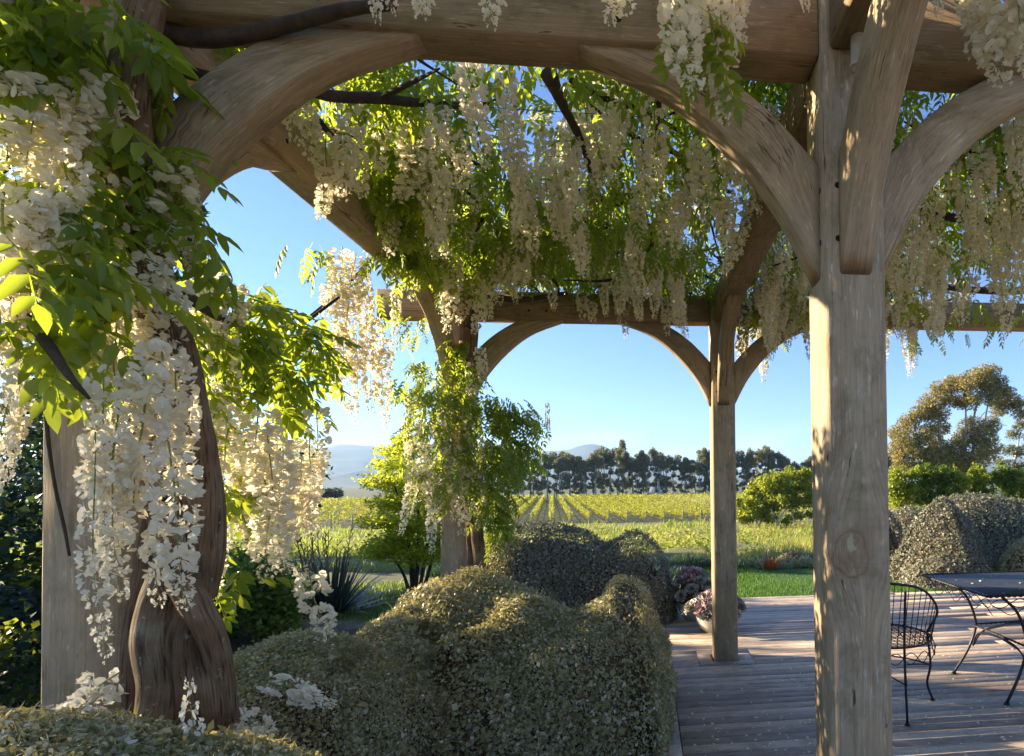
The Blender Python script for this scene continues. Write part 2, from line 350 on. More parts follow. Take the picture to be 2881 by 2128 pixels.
m_petal = leafmat('cream_petal', [(0, (.80, .75, .60)), (.6, (.86, .83, .73)), (1, (.76, .70, .48))], (.90, .82, .58), .45, .5, .3)
m_stem = leafmat('green_stem', [(0, (.22, .24, .05)), (1, (.30, .30, .07))], (.4, .45, .05), .2)
m_hedge = leafmat('hedge_leaf', [(0, (.10, .085, .04)), (.25, (.22, .22, .09)), (.55, (.33, .325, .15)), (.8, (.45, .42, .24)), (.95, (.62, .57, .42)), (1, (.78, .72, .60))], (.55, .48, .16), .38, .42, .5, vary=(1.5, (.28, .19, .10), .45))
m_hedgeg = leafmat('grey_hedge_leaf', [(0, (.10, .095, .065)), (.4, (.19, .19, .12)), (.75, (.29, .28, .19)), (1, (.46, .44, .34))], (.24, .28, .10), .24, .5, .4, vary=(.9, (.15, .11, .08), .4))
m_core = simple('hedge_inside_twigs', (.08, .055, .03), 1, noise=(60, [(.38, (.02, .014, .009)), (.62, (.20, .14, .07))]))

# ------------------------------------------------------------------ ground
def gz(x, y):
    """height of the ground"""
    x = np.asarray(x, float); y = np.asarray(y, float)
    t = np.clip((y-9.5)/26.0, 0, 1); t = t*t*(3-2*t)
    base = -.16-1.59*t
    return base
xs = np.concatenate([-np.geomspace(9000, 14, 22), np.linspace(-12, 22, 70), np.geomspace(24, 9000, 22)])
ys = np.concatenate([[-60, -20, -8], np.linspace(-5, 50, 90), np.geomspace(54, 9000, 26)])
X, Y = np.meshgrid(xs, ys); Z = gz(X, Y)+np.where((Y > 10) & (Y < 48), .10*vnoise(np.stack([X, Y, 0*X], -1), .55, 3), 0)
nx_, ny_ = len(xs), len(ys)
idx = np.arange(nx_*ny_).reshape(ny_, nx_)
GQ = np.stack([idx[:-1, :-1], idx[:-1, 1:], idx[1:, 1:], idx[1:, :-1]], -1).reshape(-1, 4)
m_ground, t, b = nodes('ground_soil_and_field'); lk = t.links.new
tcn = N(t, 'TexCoord'); nz = N(t, 'TexNoise', Scale=.6, Detail=9.0, Roughness=.62); lk(tcn.outputs['Object'], nz.inputs['Vector'])
near = ramp(t, [(.3, (.05, .045, .02)), (.5, (.085, .09, .03)), (.7, (.15, .13, .06))], nz.outputs[0])
sp = N(t, 'SeparateXYZ'); lk(tcn.outputs['Object'], sp.inputs[0])
mr = N(t, 'MapRange'); mr.inputs['From Min'].default_value = 9; mr.inputs['From Max'].default_value = 16; lk(sp.outputs['Y'], mr.inputs['Value'])
far = ramp(t, [(.3, (.13, .14, .035)), (.55, (.20, .21, .05)), (.75, (.26, .25, .08))], nz.outputs[0])
mr2 = N(t, 'MapRange'); mr2.inputs['From Min'].default_value = 46.5; mr2.inputs['From Max'].default_value = 48.5; lk(sp.outputs['Y'], mr2.inputs['Value'])
vy = ramp(t, [(.3, (.055, .075, .02)), (.5, (.085, .105, .03)), (.7, (.13, .12, .06))], nz.outputs[0])
mxv = N(t, 'MixRGB'); lk(mr2.outputs[0], mxv.inputs['Fac']); lk(far.outputs[0], mxv.inputs['Color1']); lk(vy.outputs[0], mxv.inputs['Color2']); far = mxv
mx = N(t, 'MixRGB'); lk(mr.outputs[0], mx.inputs['Fac']); lk(near.outputs[0], mx.inputs['Color1']); lk(far.outputs[0], mx.inputs['Color2'])
lk(mx.outputs[0], b.inputs['Base Color']); b.inputs['Roughness'].default_value = .95
bp = N(t, 'Bump', Strength=.8, Distance=.1); lk(nz.outputs[0], bp.inputs['Height']); lk(bp.outputs[0], b.inputs['Normal'])
tag(build('ground', np.stack([X, Y, Z], -1).reshape(-1, 3), GQ, m_ground, smooth=True), kind='structure')
# lawn sheet beyond the deck
def blades(P, h, w, lean=.35, seedrot=None, curve=.3):
    """grass blades: 3 faces each"""
    n = len(P); a = RNG.uniform(0, 6.28, n); d = np.stack([np.cos(a), np.sin(a), 0*a], -1); s = np.stack([-np.sin(a), np.cos(a), 0*a], -1)
    h = np.broadcast_to(h, n)[:, None]; w = np.broadcast_to(w, n)[:, None]; l = (RNG.uniform(.2, 1, n)*lean)[:, None]
    up = np.array([0, 0, 1.0])
    p0 = P; p1 = P+up*h*.55+d*h*l*.4; p2 = P+up*h*(1-.25*l)+d*h*l*(1+curve)
    V = np.stack([p0-s*w/2, p0+s*w/2, p1-s*w*.4, p1+s*w*.4, p2], 1).reshape(-1, 3)
    o = (np.arange(n)*5)[:, None]
    return V, [np.concatenate([o+np.array([[2, 3, 4]])]), np.concatenate([o+np.array([[0, 1, 3, 2]])])], np.repeat(RNG.random(n), 5)
xs = np.linspace(0, 1, 60); ys = np.linspace(6.0, 9.45, 14); X, Y = np.meshgrid(xs, ys); X0_ = 2.35+.25*np.sin(Y*1.1); X = X0_+(18-X0_)*X
Y = Y+np.where(Y > 9.3, .35*np.sin(X*.5+1)+.25*np.sin(X*1.3), 0)
Z = -.10+.02*vnoise(np.stack([X, Y, 0*X], -1), .8, 5)+0*X; idx = np.arange(X.size).reshape(X.shape)
LQ = np.stack([idx[:-1, :-1], idx[:-1, 1:], idx[1:, 1:], idx[1:, :-1]], -1).reshape(-1, 4)
m_lawn = simple('mown_lawn', (.04, .1, .02), .9, noise=(5, [(.3, (.03, .085, .014)), (.7, (.055, .13, .022))]), bump=.4)
tag(build('lawn', np.stack([X, Y, Z], -1).reshape(-1, 3), LQ, m_lawn, smooth=True), kind='structure')
m_grass = leafmat('lawn_blade', [(0, (.035, .10, .015)), (1, (.07, .16, .025))], (.2, .4, .03), .35, .5)
n = 52000; P = np.stack([RNG.uniform(2.55, 8, n), RNG.uniform(6.0, 9.4, n), np.full(n, -.11)], -1)
V, F, r = blades(P, RNG.uniform(.02, .06, n)*(1+.5*vnoise(P, 1.3, 6)), .007)
tag(build('lawn_grass', V, F, m_grass, rnd=r), 'short mown green lawn grass behind the deck', 'grass', kind='stuff')

# ------------------------------------------------------------------ deck
PA, PB = 2.2122, 3.3109                   # bay width and depth of the pergola
HW = .1
DX0, DX1, DY0, DY1, PIT = 1.74, 11.6, -3.0, 5.96, .0996
deck = thing('deck', None, None); tag(deck, kind='structure'); deck['kind'] = 'structure'
def board(x0, x1, y0, y1, z=0.0, ax=0, drop=None):
    mb = MB(); z += random.uniform(-.0015, .0015); box(mb, x0, x1, y0, y1, z-.03, z, ax, .003)
    return mb.build('board', m_deck, deck)
holes = [(PA-.23, PA+.23, 3.10, 3.54), (PA-.23, PA+.23, -.22, .22)]
nrow = int((DY1-DY0)/PIT)
rows = [DY1-(k+1)*PIT for k in range(nrow)]
hl = []
for (a, b_, c, d) in holes:
    inside = [y for y in rows if y+PIT > c+.02 and y < d-.02]
    hl.append((a, b_, min(inside), max(inside)+PIT))
for k, y in enumerate(rows):
    segs = [(DX0, DX1)]
    for (a, b_, c, d) in hl:
        if y >= c-1e-6 and y+PIT <= d+1e-6: segs = [(DX0, a-.004), (b_+.004, DX1)]
    cut = [4.9, 7.4, 6.1, 8.6, 5.5][k % 5]+random.uniform(-.2, .2)
    for (s0, s1) in segs:
        if s0 < cut-.5 and s1 > cut+.5: board(s0, cut-.0025, y+.0035, y+PIT-.0035); board(cut+.0025, s1, y+.0035, y+PIT-.0035)
        else: board(s0, s1, y+.0035, y+PIT-.0035)
board(DX0-.125, DX0-.006, DY0, 1.6, .004, 1); board(DX0-.125, DX0-.006, 1.606, DY1, .004, 1)
for (a, b_, c, d) in hl:                  # framing round each post hole
    cm = (c+d)/2; yc0, yc1 = (PB-.112, PB+.112) if c > 1 else (-.112, .112)
    board(a, b_, c+.003, yc0, .001); board(a, b_, yc1, d-.003, .001)
    board(a, PA-.116, yc0+.004, yc1-.004, .001, 1); board(PA+.108, b_, yc0+.004, yc1-.004, .001, 1)
mb = MB(); box(mb, DX0-.13, DX1, DY1+.004, DY1+.03, -.2, -.002, 0, .003); mb.build('fascia_board', m_deck, deck)
mb = MB(); box(mb, DX0-.155, DX0-.13, DY0, DY1+.03, -.2, .0, 1, .003); mb.build('fascia_board', m_deck, deck)
m_dark = simple('underside_soil', (.012, .01, .008), 1)
mb = MB(); box(mb, DX0-.1, DX1-.05, DY0+.05, DY1-.05, -.12, -.06, 0, .003); mb.build('underfloor', m_dark, deck)

m_bounce_pave = simple('sandstone_bounce_paving', (.45, .38, .28), .85, noise=(3, [(.35, (.38, .31, .22)), (.65, (.52, .45, .34))]), bump=.2)
mb = MB()  # unseen terrace added behind the camera to bounce warm sunlight forward
for i in range(14):
    for j in range(10): box(mb, -5+i*1.2+.006, -5+(i+1)*1.2-.006, DY0-.04-(j+1)*1.0+.006, DY0-.04-j*1.0-.006, -.12, -.02, 0, .006)
tag(mb.build('bounce_terrace', m_bounce_pave), kind='structure')

# ------------------------------------------------------------------ pergola
ZB, ZT, BW = 2.8759, 3.1016, .153
perg = thing('pergola', 'large weathered timber pergola with square posts and curved knee braces', 'pergola')
X3 = 6.15
def post(x, y, z0, mat, knot=None):
    mb = MB(); box(mb, x-HW, x+HW, y-HW, y+HW, z0, ZT-.012, 2, .012)
    return mb.build('post', mat, perg)
m_p1 = woodmat('post_timber_with_knot', WS, .4, knot=None)
P1o = None
for (x, y, z0, mt) in ((0, 0, -.3, m_woodgrey), (0, PB, -.3, m_woodgrey), (PA, PB, -.1, m_wood), (X3, PB, -.1, m_wood), (X3, 0, -.1, m_wood),
                       (0, -PB, -.3, m_wood), (X3, -PB, -.1, m_wood)):
    post(x, y, z0, mt)
# post nearest the deck's front: its own uv so that the big knot sits where it stands
mb = MB(); box(mb, PA-HW, PA+HW, -HW, HW, -.1, ZT-.012, 2, .012)
po = mb.build('post', m_wood, perg); po['label'] = 'thick front post with a large cracked knot at hip height'
me = po.data; ul = me.uv_layers[0].data
for pol in me.polygons:
    for li in pol.loop_indices:
        v = me.vertices[me.loops[li].vertex_index].co
        off = v.x-PA+HW if abs(pol.normal.y) > .5 else (1.0+v.y if abs(pol.normal.x) > .5 else 2+v.x+v.y)
        ul[li].uv = (v.z, off)
kp = at(1862, 1212, -HW)
me.materials[0] = woodmat('post_timber_with_knot', WS, .45, knot=(kp.z+.042, kp.x-PA+HW+.042, .075))
def beamx(x0, x1, y, mat=m_woodbeam):
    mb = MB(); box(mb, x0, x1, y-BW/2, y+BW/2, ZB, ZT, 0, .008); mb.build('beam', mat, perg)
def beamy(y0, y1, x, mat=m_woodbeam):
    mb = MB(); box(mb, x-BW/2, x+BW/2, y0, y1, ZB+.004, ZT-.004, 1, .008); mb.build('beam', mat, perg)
for y in (0, PB):
    beamx(-.6, -HW, y); beamx(HW, PA-HW, y); beamx(PA+HW, X3-HW, y); beamx(X3+HW, 9, y)
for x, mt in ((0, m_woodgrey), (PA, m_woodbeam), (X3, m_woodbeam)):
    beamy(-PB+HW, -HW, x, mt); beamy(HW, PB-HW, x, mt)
def brace(x, y, dx, dy, mat=m_wood, tb=.052):
    """curved knee brace from the post's face at (x,y) towards (dx,dy) up to the beam's underside"""
    inr = spline([(0, -.70), (.14, -.44), (.33, -.235), (.52, -.10), (.745, .0)], 15)[:, :2] if False else None
    def curve(pts):
        P = np.array([(p[0], 0, p[1]) for p in pts]); return spline(P, 15)[:, [0, 2]]
    I = curve([(-.0, -.715), (.13, -.475), (.31, -.262), (.51, -.105), (.77, .0)])
    O = curve([(-.0, -.345), (.07, -.265), (.165, -.170), (.275, -.085), (.42, .0)])
    # end blocks: housed a little way into post and beam
    n = len(I); mb = MB(); d = np.array([dx, dy, 0.0]); s = np.array([-dy, dx, 0.0])
    base = np.array([x, y, ZB])+d*HW
    def pt(q, off, e): return base+d*q[0]+np.array([0, 0, q[1]])+s*off
    # chamfered cross-section: 8 points from inner to outer edge
    c = .008; sec = [(0, -tb+c), (0, tb-c), (c, tb), (1, tb), (2, tb-c), (2, -tb+c), (3, -tb), (c+10, -tb)]
    V = []; U = []; lu = np.concatenate([[0], np.cumsum(np.linalg.norm(np.diff(I, axis=0), axis=1))])
    ro = random.random()*9
    for i in range(n):
        e = O[i]-I[i]; L_ = np.linalg.norm(e); e = e/L_
        for (k, (q, off)) in enumerate([(0, -tb+c), (0, tb-c), (c, tb), (L_-c, tb), (L_, tb-c), (L_, -tb+c), (L_-c, -tb), (c, -tb)]):
            V.append(pt(I[i]+e*q, off, 0)); U.append((lu[i]+ro, q+off*2+ro if abs(off) < tb else q+ro))
    Q = []
    for i in range(n-1):
        for k in range(8): Q.append((i*8+k, i*8+(k+1) % 8, (i+1)*8+(k+1) % 8, (i+1)*8+k))
    for o_, fl in ((0, 0), ((n-1)*8, 1)):
        for q in ((0, 3, 2, 1), (0, 7, 4, 3), (7, 6, 5, 4)): Q.append(tuple(o_+c_ for c_ in (q if not fl else q[::-1])))
    V = np.array(V)
    mb.add(V, None, Q, U); br = mb.build('brace', mat, perg)
    # two peg holes in post, two in beam: hole shade put into plug colour
    for (u_, z_) in ((-.045, -.43), (-.045, -.60), (.50, .07), (.64, .07)):
        mp_ = MB(); c_ = base+d*u_+np.array([0, 0, z_])
        for sg in (-1, 1):
            w_ = (HW if u_ < 0 else BW/2)
            tube(mp_, [c_+s*sg*(w_-.02), c_+s*sg*(w_+.0012)], .0105, 2, 8)
        mp_.build('peg_hole', m_peg_hole, br)
    return br
for (x, y, dx, dy, mt) in ((0, 0, 1, 0, m_wood), (0, 0, 0, 1, m_woodgrey), (PA, 0, -1, 0, m_wood), (PA, 0, 1, 0, m_wood), (PA, 0, 0, -1, m_wood), (PA, 0, 0, 1, m_wood),
                           (0, PB, 1, 0, m_wood), (0, PB, 0, -1, m_woodgrey), (PA, PB, -1, 0, m_wood), (PA, PB, 1, 0, m_wood), (PA, PB, 0, -1, m_wood),
                           (X3, PB, -1, 0, m_wood), (X3, 0, -1, 0, m_wood), (0, 0, 0, -1, m_wood)):
    brace(x, y, dx, dy, mt)
m_wire = simple('galvanised_wire', (.12, .12, .12), .5, .8)
for k in range(15):
    mb = MB(); y = -1.9+k*.37; tube(mb, [(.0, y, ZT+.012), (2.5, y, ZT-.006), (5.5, y, ZT+.012), (8.5, y, ZT)], .0016, 8, 5); mb.build('wire', m_wire, perg)
for k in range(12):
    mb = MB(); x = .3+k*.5; tube(mb, [(x, -1.9, ZT+.018), (x, 3.4, ZT+.018)], .0016, 4, 5); mb.build('wire', m_wire, perg)
# little cylinder lamp under the beam beside the front post
lp = at(1876, 98, -.16)
lt = thing('spot_lamp', 'small cylindrical spot lamp fixed high on the front post', 'lamp')
m_lamp = simple('lamp_body', (.5, .44, .36), .5, .1)
mb = MB(); x, y, z = lp.x, -.16, lp.z
lathe(mb, [(0, .06), (.02, .06), (.025, .053), (.025, -.062), (.029, -.064), (.029, -.072), (.02, -.072), (.018, -.064), (0, -.064)], 18, (x, y, z)); mb.build('lamp_body', m_lamp, lt, True)
mb = MB(); tube(mb, [(x, y, z+.045), (x+.01, y+.04, z+.075), (x+.012, -HW+.002, z+.06)], .006, 6, 6); mb.build('bracket', m_lamp, lt)
mb = MB(); lathe(mb, [(0, -.054), (.016, -.055)], 14, (x, y, z)); mb.build('lens', simple('lamp_glass', (.5, .5, .45), .1), lt)

# ------------------------------------------------------------------ wisteria kit
def leaf_template(nl=6, L_=.26, ll=.068, lw=.027, droop=.35, seed=0):
    r = np.random.default_rng(seed); V = []; F = []
    def pos(t): return np.array([L_*t, 0, -droop*L_*t*t*1.2])
    # rachis
    for i in range(4):
        p = pos(i/3.0); w = .0016
        V += [p+[0, -w, 0], p+[0, w, 0]]
        if i: k = len(V)-4; F.append((k, k+1, k+3, k+2))
    def leaflet(p, ang, dz, s):
        c, s_ = math.cos(ang), math.sin(ang); d = np.array([c*math.cos(dz), s_*math.cos(dz), -math.sin(dz)]); q = np.array([-s_, c, 0]); nrm = np.cross(d, q)
        l = ll*s; w = lw*s; k = len(V)
        V.extend([p, p+d*l*.32+q*w*.5+nrm*w*.16, p+d*l*.68+q*w*.40+nrm*w*.10-np.array([0, 0, l*.05]), p+d*l-np.array([0, 0, l*.16]),
                  p+d*l*.68-q*w*.40+nrm*w*.10-np.array([0, 0, l*.05]), p+d*l*.32-q*w*.5+nrm*w*.16, ])
        F.append((k, k+1, k+2, k+3)); F.append((k+3, k+4, k+5, k))
    for i in range(nl):
        t = .25+.68*i/(nl-1); s = 1-.35*abs(t-.55)
        for sg in (-1, 1): leaflet(pos(t), sg*(1.15-.35*t)+r.normal()*.08, .35+r.random()*.35, s*r.uniform(.9, 1.1))
    leaflet(pos(1), 0, .5, .95)
    return np.array(V, float), np.array(F, int)
LEAVES = [leaf_template(5, .22, .075, .032, .35, 1), leaf_template(6, .27, .070, .028, .6, 2), leaf_template(5, .20, .066, .027, .15, 3), leaf_template(3, .125, .080, .035, .3, 7), leaf_template(4, .15, .074, .031, .5, 9)]
LEAFMESH = []
for i, (v, f) in enumerate(LEAVES):
    o = build('leaf', v, f, m_leaf); LEAFMESH.append(o.data); bpy.data.objects.remove(o)
def petal_blossom():
    """a pea flower lying along +x: broad banner, two wings and keel"""
    V = []; F = []
    def fan(pts, c):
        k = len(V); V.append(c); V.extend(pts); n = len(pts)
        for i in range(n-1): F.append((k, k+1+i, k+2+i))
    # banner: cupped round petal, turned up and back
    pts = []
    for a in np.linspace(-2.5, 2.5, 7): pts.append((.010+.0095*math.cos(a)*.85, .0125*math.sin(a), .0045+.004*math.cos(a)))
    fan(pts, (.009, 0, .001))
    for sg in (-1, 1):
        k = len(V); V.extend([(.002, 0, -.001), (.012, sg*.0065, -.001), (.021, sg*.004, -.005), (.017, 0, -.008)]); F.append((k, k+1, k+2)); F.append((k, k+2, k+3))
    k = len(V); V.extend([(-.014, -.0007, .006), (-.014, .0007, .006), (.004, 0, 0)]); F.append((k, k+1, k+2))
    return np.array(V, float), np.array(F, int)
BV, BF = petal_blossom()
RACEME = []
def raceme_mesh(n, L_, r0, seed, open_=1.0, dens=1.0):
    r = np.random.default_rng(seed); n = int(n*dens); t = np.sort(r.random(n)**.92)
    a = np.arange(n)*2.39996+r.normal(0, .35, n)
    bend = r.uniform(-.06, .06, 2)
    ax = np.stack([bend[0]*t*t*L_*2+.006*np.sin(t*9+seed), bend[1]*t*t*L_*2+.006*np.cos(t*7+seed), -t*L_], -1)
    rad = (r0*(1-.80*t**1.5)*np.where(t < .08, .55+t*5, 1)+.006)*r.uniform(.78, 1.14, n)
    s = np.clip(1.25-.85*np.clip((t-.55)/.45, 0, 1)**1.5, .3, 2)*r.uniform(.8, 1.15, n)
    P = ax+np.stack([np.cos(a)*rad, np.sin(a)*rad, r.normal(0, .004, n)-rad*.15*0], -1)
    pit = r.normal(.0, .42, n)+.55*np.clip((t-.8)/.2, 0, 1)
    Rm = rotz(a)@roty(pit)@rotx(r.normal(0, .75, n))
    V, F, rr = scatter(BV, BF, P, Rm, s*open_, r.random(n)*.999)
    ns = 12; tt = np.linspace(0, 1, ns)
    st = np.stack([bend[0]*tt*tt*L_*2+.006*np.sin(tt*9+seed), bend[1]*tt*tt*L_*2+.006*np.cos(tt*7+seed), -tt*L_+.02*(tt == 0)], -1)
    mb = MB(); mb.add(V, F, None, None, rr); nf = len(F)
    tube(mb, st, [.0028]*6+[.0012]*6, ns, 4)
    F3 = np.concatenate(mb.T); F4 = np.concatenate(mb.Q)
    mi = np.concatenate([np.zeros(nf), np.ones(len(F3)-nf+len(F4))])
    o = build('flower_raceme', np.concatenate(mb.V), [F3, F4], [m_petal, m_stem], None, None, np.concatenate(mb.R), midx=mi)
    d = o.data; bpy.data.objects.remove(o); return d
LENS = (.13, .21, .30, .42, .56)
def family(n, r0, op, seed, k):
    return {L_: [raceme_mesh(max(16, n*L_/.5), L_, r0*min(1.08, .62+.9*L_), seed+i+int(L_*100), op) for i in range(k)] for L_ in LENS}
RACEME = family(130, .034, 1.27, 20, 3); RACEME_LOOSE = family(88, .031, 1.22, 140, 2); RACEME_BIG = family(150, .037, 1.24, 260, 2)

def put_raceme(parent, top, L_, W_=1.0, tilt=(0, 0), kind=None):
    kind = kind or RACEME; Lm = min(LENS, key=lambda l_: abs(math.log(l_/max(L_, .05)))); me = random.choice(kind[Lm])
    M = Matrix.Translation(top) @ Matrix.Rotation(tilt[0], 4, 'X') @ Matrix.Rotation(tilt[1], 4, 'Y') @ Matrix.Rotation(random.uniform(0, 6.28), 4, 'Z') @ Matrix.Diagonal((W_, W_, L_/Lm, 1))
    return inst('flower_raceme', me, parent, M)
class Vine:
    def __init__(s, name, label):
        s.root = thing(name, label, 'wisteria'); s.leaf = []; s.nr = 0
    def rac(s, dx, y0, y1, Y, w=1.0, kind=None, tilt=None):
        a = at(dx, y0, Y); b_ = at(dx, y1, Y); L_ = abs(a.z-b_.z)
        put_raceme(s.root, a, L_, w*.98, tilt or (random.gauss(0, .05), random.gauss(0, .05)), kind); s.nr += 1
    def racp(s, p, L_, w=1.0, kind=None, tilt=None):
        put_raceme(s.root, Vector(p), L_, w, tilt or (random.gauss(0, .06), random.gauss(0, .06)), kind); s.nr += 1
    def leaves(s, P, size=1.0, out=None, pitch=(-.2, .9), short=False):
        """leaf positions, n x 3; out = centre to point away from"""
        P = np.asarray(P, float); n = len(P)
        a = RNG.uniform(0, 6.28, n) if out is None else np.arctan2(P[:, 1]-out[1], P[:, 0]-out[0])+RNG.normal(0, .7, n)
        Rm = rotz(a)@roty(RNG.uniform(pitch[0], pitch[1], n))@rotx(RNG.normal(0, .35, n))
        sc = size*RNG.uniform(.7, 1.2, n)
        for i in range(n): s.leaf.append((P[i], Rm[i], sc[i], int(RNG.integers(3, 5) if short else RNG.integers(0, 3))))
    def finish(s, single=270):
        cp = np.array([CX, CY, CZ])
        s.leaf.sort(key=lambda q: -q[2]/np.linalg.norm(q[0]-cp)*(1.0 if inview(q[0]) else .01))
        for (p, Rm, sc, k) in s.leaf[:single]:
            M = Matrix(np.vstack([np.hstack([Rm*sc, p[:, None]]), [0, 0, 0, 1]]).tolist()); inst('leaf', LEAFMESH[k], s.root, M)
        rest = s.leaf[single:]; Vs = []; Fs = []; Rs = []; off = 0
        for k in range(5):
            q = [z for z in rest if z[3] == k]
            if not q: continue
            V, F, r = scatter(LEAVES[k][0], LEAVES[k][1], np.array([z[0] for z in q]), np.array([z[1] for z in q]), np.array([z[2] for z in q]), RNG.random(len(q))*.999)
            Vs.append(V); Fs.append(F+off); Rs.append(r); off += len(V)
        if Vs:
            o = build('foliage', np.concatenate(Vs), np.concatenate(Fs), m_leaf, s.root, None, np.concatenate(Rs)); o['kind'] = 'stuff'
def inview(p):
    d = Vector(p)-Vector((CX, CY, CZ)); z = d.dot(fw)
    if z < .3: return False
    u = d.dot(right)/z*FPX+PX; v = -d.dot(upv)/z*FPX+PY
    return -60 < u < IW+60 and -60 < v < IH+60
def pix(p):
    d = Vector(p)-Vector((CX, CY, CZ)); z = d.dot(fw)
    return (d.dot(right)/z*FPX+PX)/KD, (-d.dot(upv)/z*FPX+PY)/KD
def branch(parent, pts, rad, mat=None, name='branch', bump=.12, seg=8, n=None):
    mb = MB(); tube(mb, pts, rad, n, seg, bump, random.randint(0, 99)); return mb.build(name, mat or m_darkbark, parent, True)
def A(dx, dy, Y): return tuple(at(dx, dy, Y))
def cloud(c, r, n):
    P = RNG.normal(size=(n, 3)); P /= np.linalg.norm(P, axis=1)[:, None]; P *= (RNG.random(n)**.45)[:, None]
    return np.array(c)+P*np.array(r)
def cl_at(dx, dy, Y, rw, rh, n, ry=.15):
    """leaf cloud centred at a place of the picture; half sizes in metres"""
    return cloud(A(dx, dy, Y), (rw, ry, rh), n)

exec_later = []
# ------------------------------------------------------------------ clipped hedges
LQV = np.array([(0, 0, 0), (.5, .33, .06), (1, 0, 0), (.5, -.33, .06)], float); LQF = np.array([[0, 1, 2, 3]])
TWV = np.array([(0, -.035, 0), (0, .035, 0), (.55, .03, .15), (.55, -.03, .15), (1, 0, -.02)], float)
def blobd(P, B, k=.10):
    s = 0
    for (cx, cy, cz, rx, ry, rz, p) in B:
        q = np.abs((P-np.array([cx, cy, cz]))/np.array([rx, ry, rz]))+1e-6
        d = ((q**p).sum(1)**(1/p)-1)*min(rx, ry, rz)
        s = s+np.exp(-np.clip(d/k, -40, 40))
    return -k*np.log(s+1e-30)
def project(P, B, iso, it=6, k=.10):
    for _ in range(it):
        d = blobd(P, B, k)-iso; g = np.stack([(blobd(P+e, B, k)-iso-d)/1e-3 for e in np.eye(3)*1e-3], 1)
        n2 = (g**2).sum(1)+1e-3; P = P-np.clip(d/n2, -.15, .15)[:, None]*g
    return P, g/np.sqrt(n2)[:, None]
HP = []
def hedge(name, label, B, n, size, mat, zmin=-.25, group=None, twig=.13, hollow=.0, lump=.02, k=.10, seed=1, cullback=True):
    """a clipped mound: dark twiggy inside and a skin of small leaves and wiry shoots"""
    root = thing(name, label, 'hedge', group)
    ar = np.array([(b[3]*b[4]+b[3]*b[5]+b[4]*b[5]) for b in B]); ar = ar/ar.sum(); Ps = []
    for b, w in zip(B, ar):
        m = int(n*w*5.0)+10; q = RNG.normal(size=(m, 3)); q /= np.linalg.norm(q, axis=1)[:, None]; q[:, 2] = np.abs(q[:, 2])
        Ps.append(np.array(b[:3])+q*np.array(b[3:6]))
    P = np.concatenate(Ps); 
    P, Nn = project(P, B, 0, k=k)
    ok = (P[:, 2] > zmin) & (abs(blobd(P, B, k)) < .02)
    if cullback:      # the far side that no standpoint nearby can see gets fewer leaves
        v = P-np.array([CX, CY, CZ]); v /= np.linalg.norm(v, axis=1)[:, None]; ok &= ((v*Nn).sum(1) < .25) | (RNG.random(len(P)) < .3)
    P = P[ok]; Nn = Nn[ok]
    dd = P-np.array([CX, CY, CZ]); zz = dd@np.array(fw); uu = dd@np.array(right)/np.maximum(zz, .1)*FPX+PX; vv = -(dd@np.array(upv))/np.maximum(zz, .1)*FPX+PY
    vis = (zz > .3) & (uu > -500) & (uu < IW+400) & (vv < IH+350); vis |= RNG.random(len(P)) < .12; P = P[vis]; Nn = Nn[vis]
    if hollow:
        h = vnoise(P, 3.2, seed)+.5*vnoise(P, 9, seed+1); P = P-Nn*np.clip((h-.75)*hollow, 0, .06)[:, None]
        keep = (h < 1.0) | (RNG.random(len(P)) < .25); P = P[keep]; Nn = Nn[keep]
    if len(P) > n: s_ = RNG.permutation(len(P))[:n]; P = P[s_]; Nn = Nn[s_]
    n = len(P)
    P = P+Nn*(lump*vnoise(P, 7, seed+2)+RNG.normal(0, size*.6, n)-size*.15)[:, None]
    # orientation: x axis mostly outward with scatter
    tw = RNG.random(n) < twig
    Zv = Nn+RNG.normal(0, .55, (n, 3)); Zv /= np.linalg.norm(Zv, axis=1)[:, None]
    X = np.cross(Zv, RNG.normal(size=(n, 3))); X /= np.linalg.norm(X, axis=1)[:, None]
    Xt = Nn*.8+RNG.normal(0, .6, (n, 3)); Xt /= np.linalg.norm(Xt, axis=1)[:, None]
    X = np.where(tw[:, None], Xt, X); Zr = np.where(tw[:, None], RNG.normal(size=(n, 3)), Zv)
    Yv = np.cross(Zr, X); Yv /= np.linalg.norm(Yv, axis=1)[:, None]; Zv = np.cross(X, Yv)
    Rm = np.stack([X, Yv, Zv], -1); rnd = RNG.random(n)*.999
    # patches where browner or greener leaves gather
    V1, F1, r1 = scatter(LQV, LQF, P[~tw], Rm[~tw], size*.95*np.exp(RNG.normal(0, .32, (~tw).sum())), rnd[~tw])
    TF = np.array([[0, 1, 2, 3]]); V2, F2, r2 = scatter(TWV, TF, P[tw], Rm[tw], size*RNG.uniform(1.0, 1.9, tw.sum())*np.where(RNG.random(tw.sum()) < .05, 1.8, 1.0), rnd[tw])
    F3 = (np.array([[3, 2, 4]])[None]+(np.arange(tw.sum())*5)[:, None, None]).reshape(-1, 3)
    HP.append((P.copy(), Nn.copy()))
    o = build('foliage', np.concatenate([V1, V2]), [np.concatenate([F1, F2+len(V1)]), F3+len(V1)], mat, root, None, np.concatenate([r1, r2])); o['kind'] = 'stuff'
    mb = MB(); th = np.linspace(0, 2*np.pi, 40, endpoint=False); ph = np.linspace(0, np.pi/2, 14)
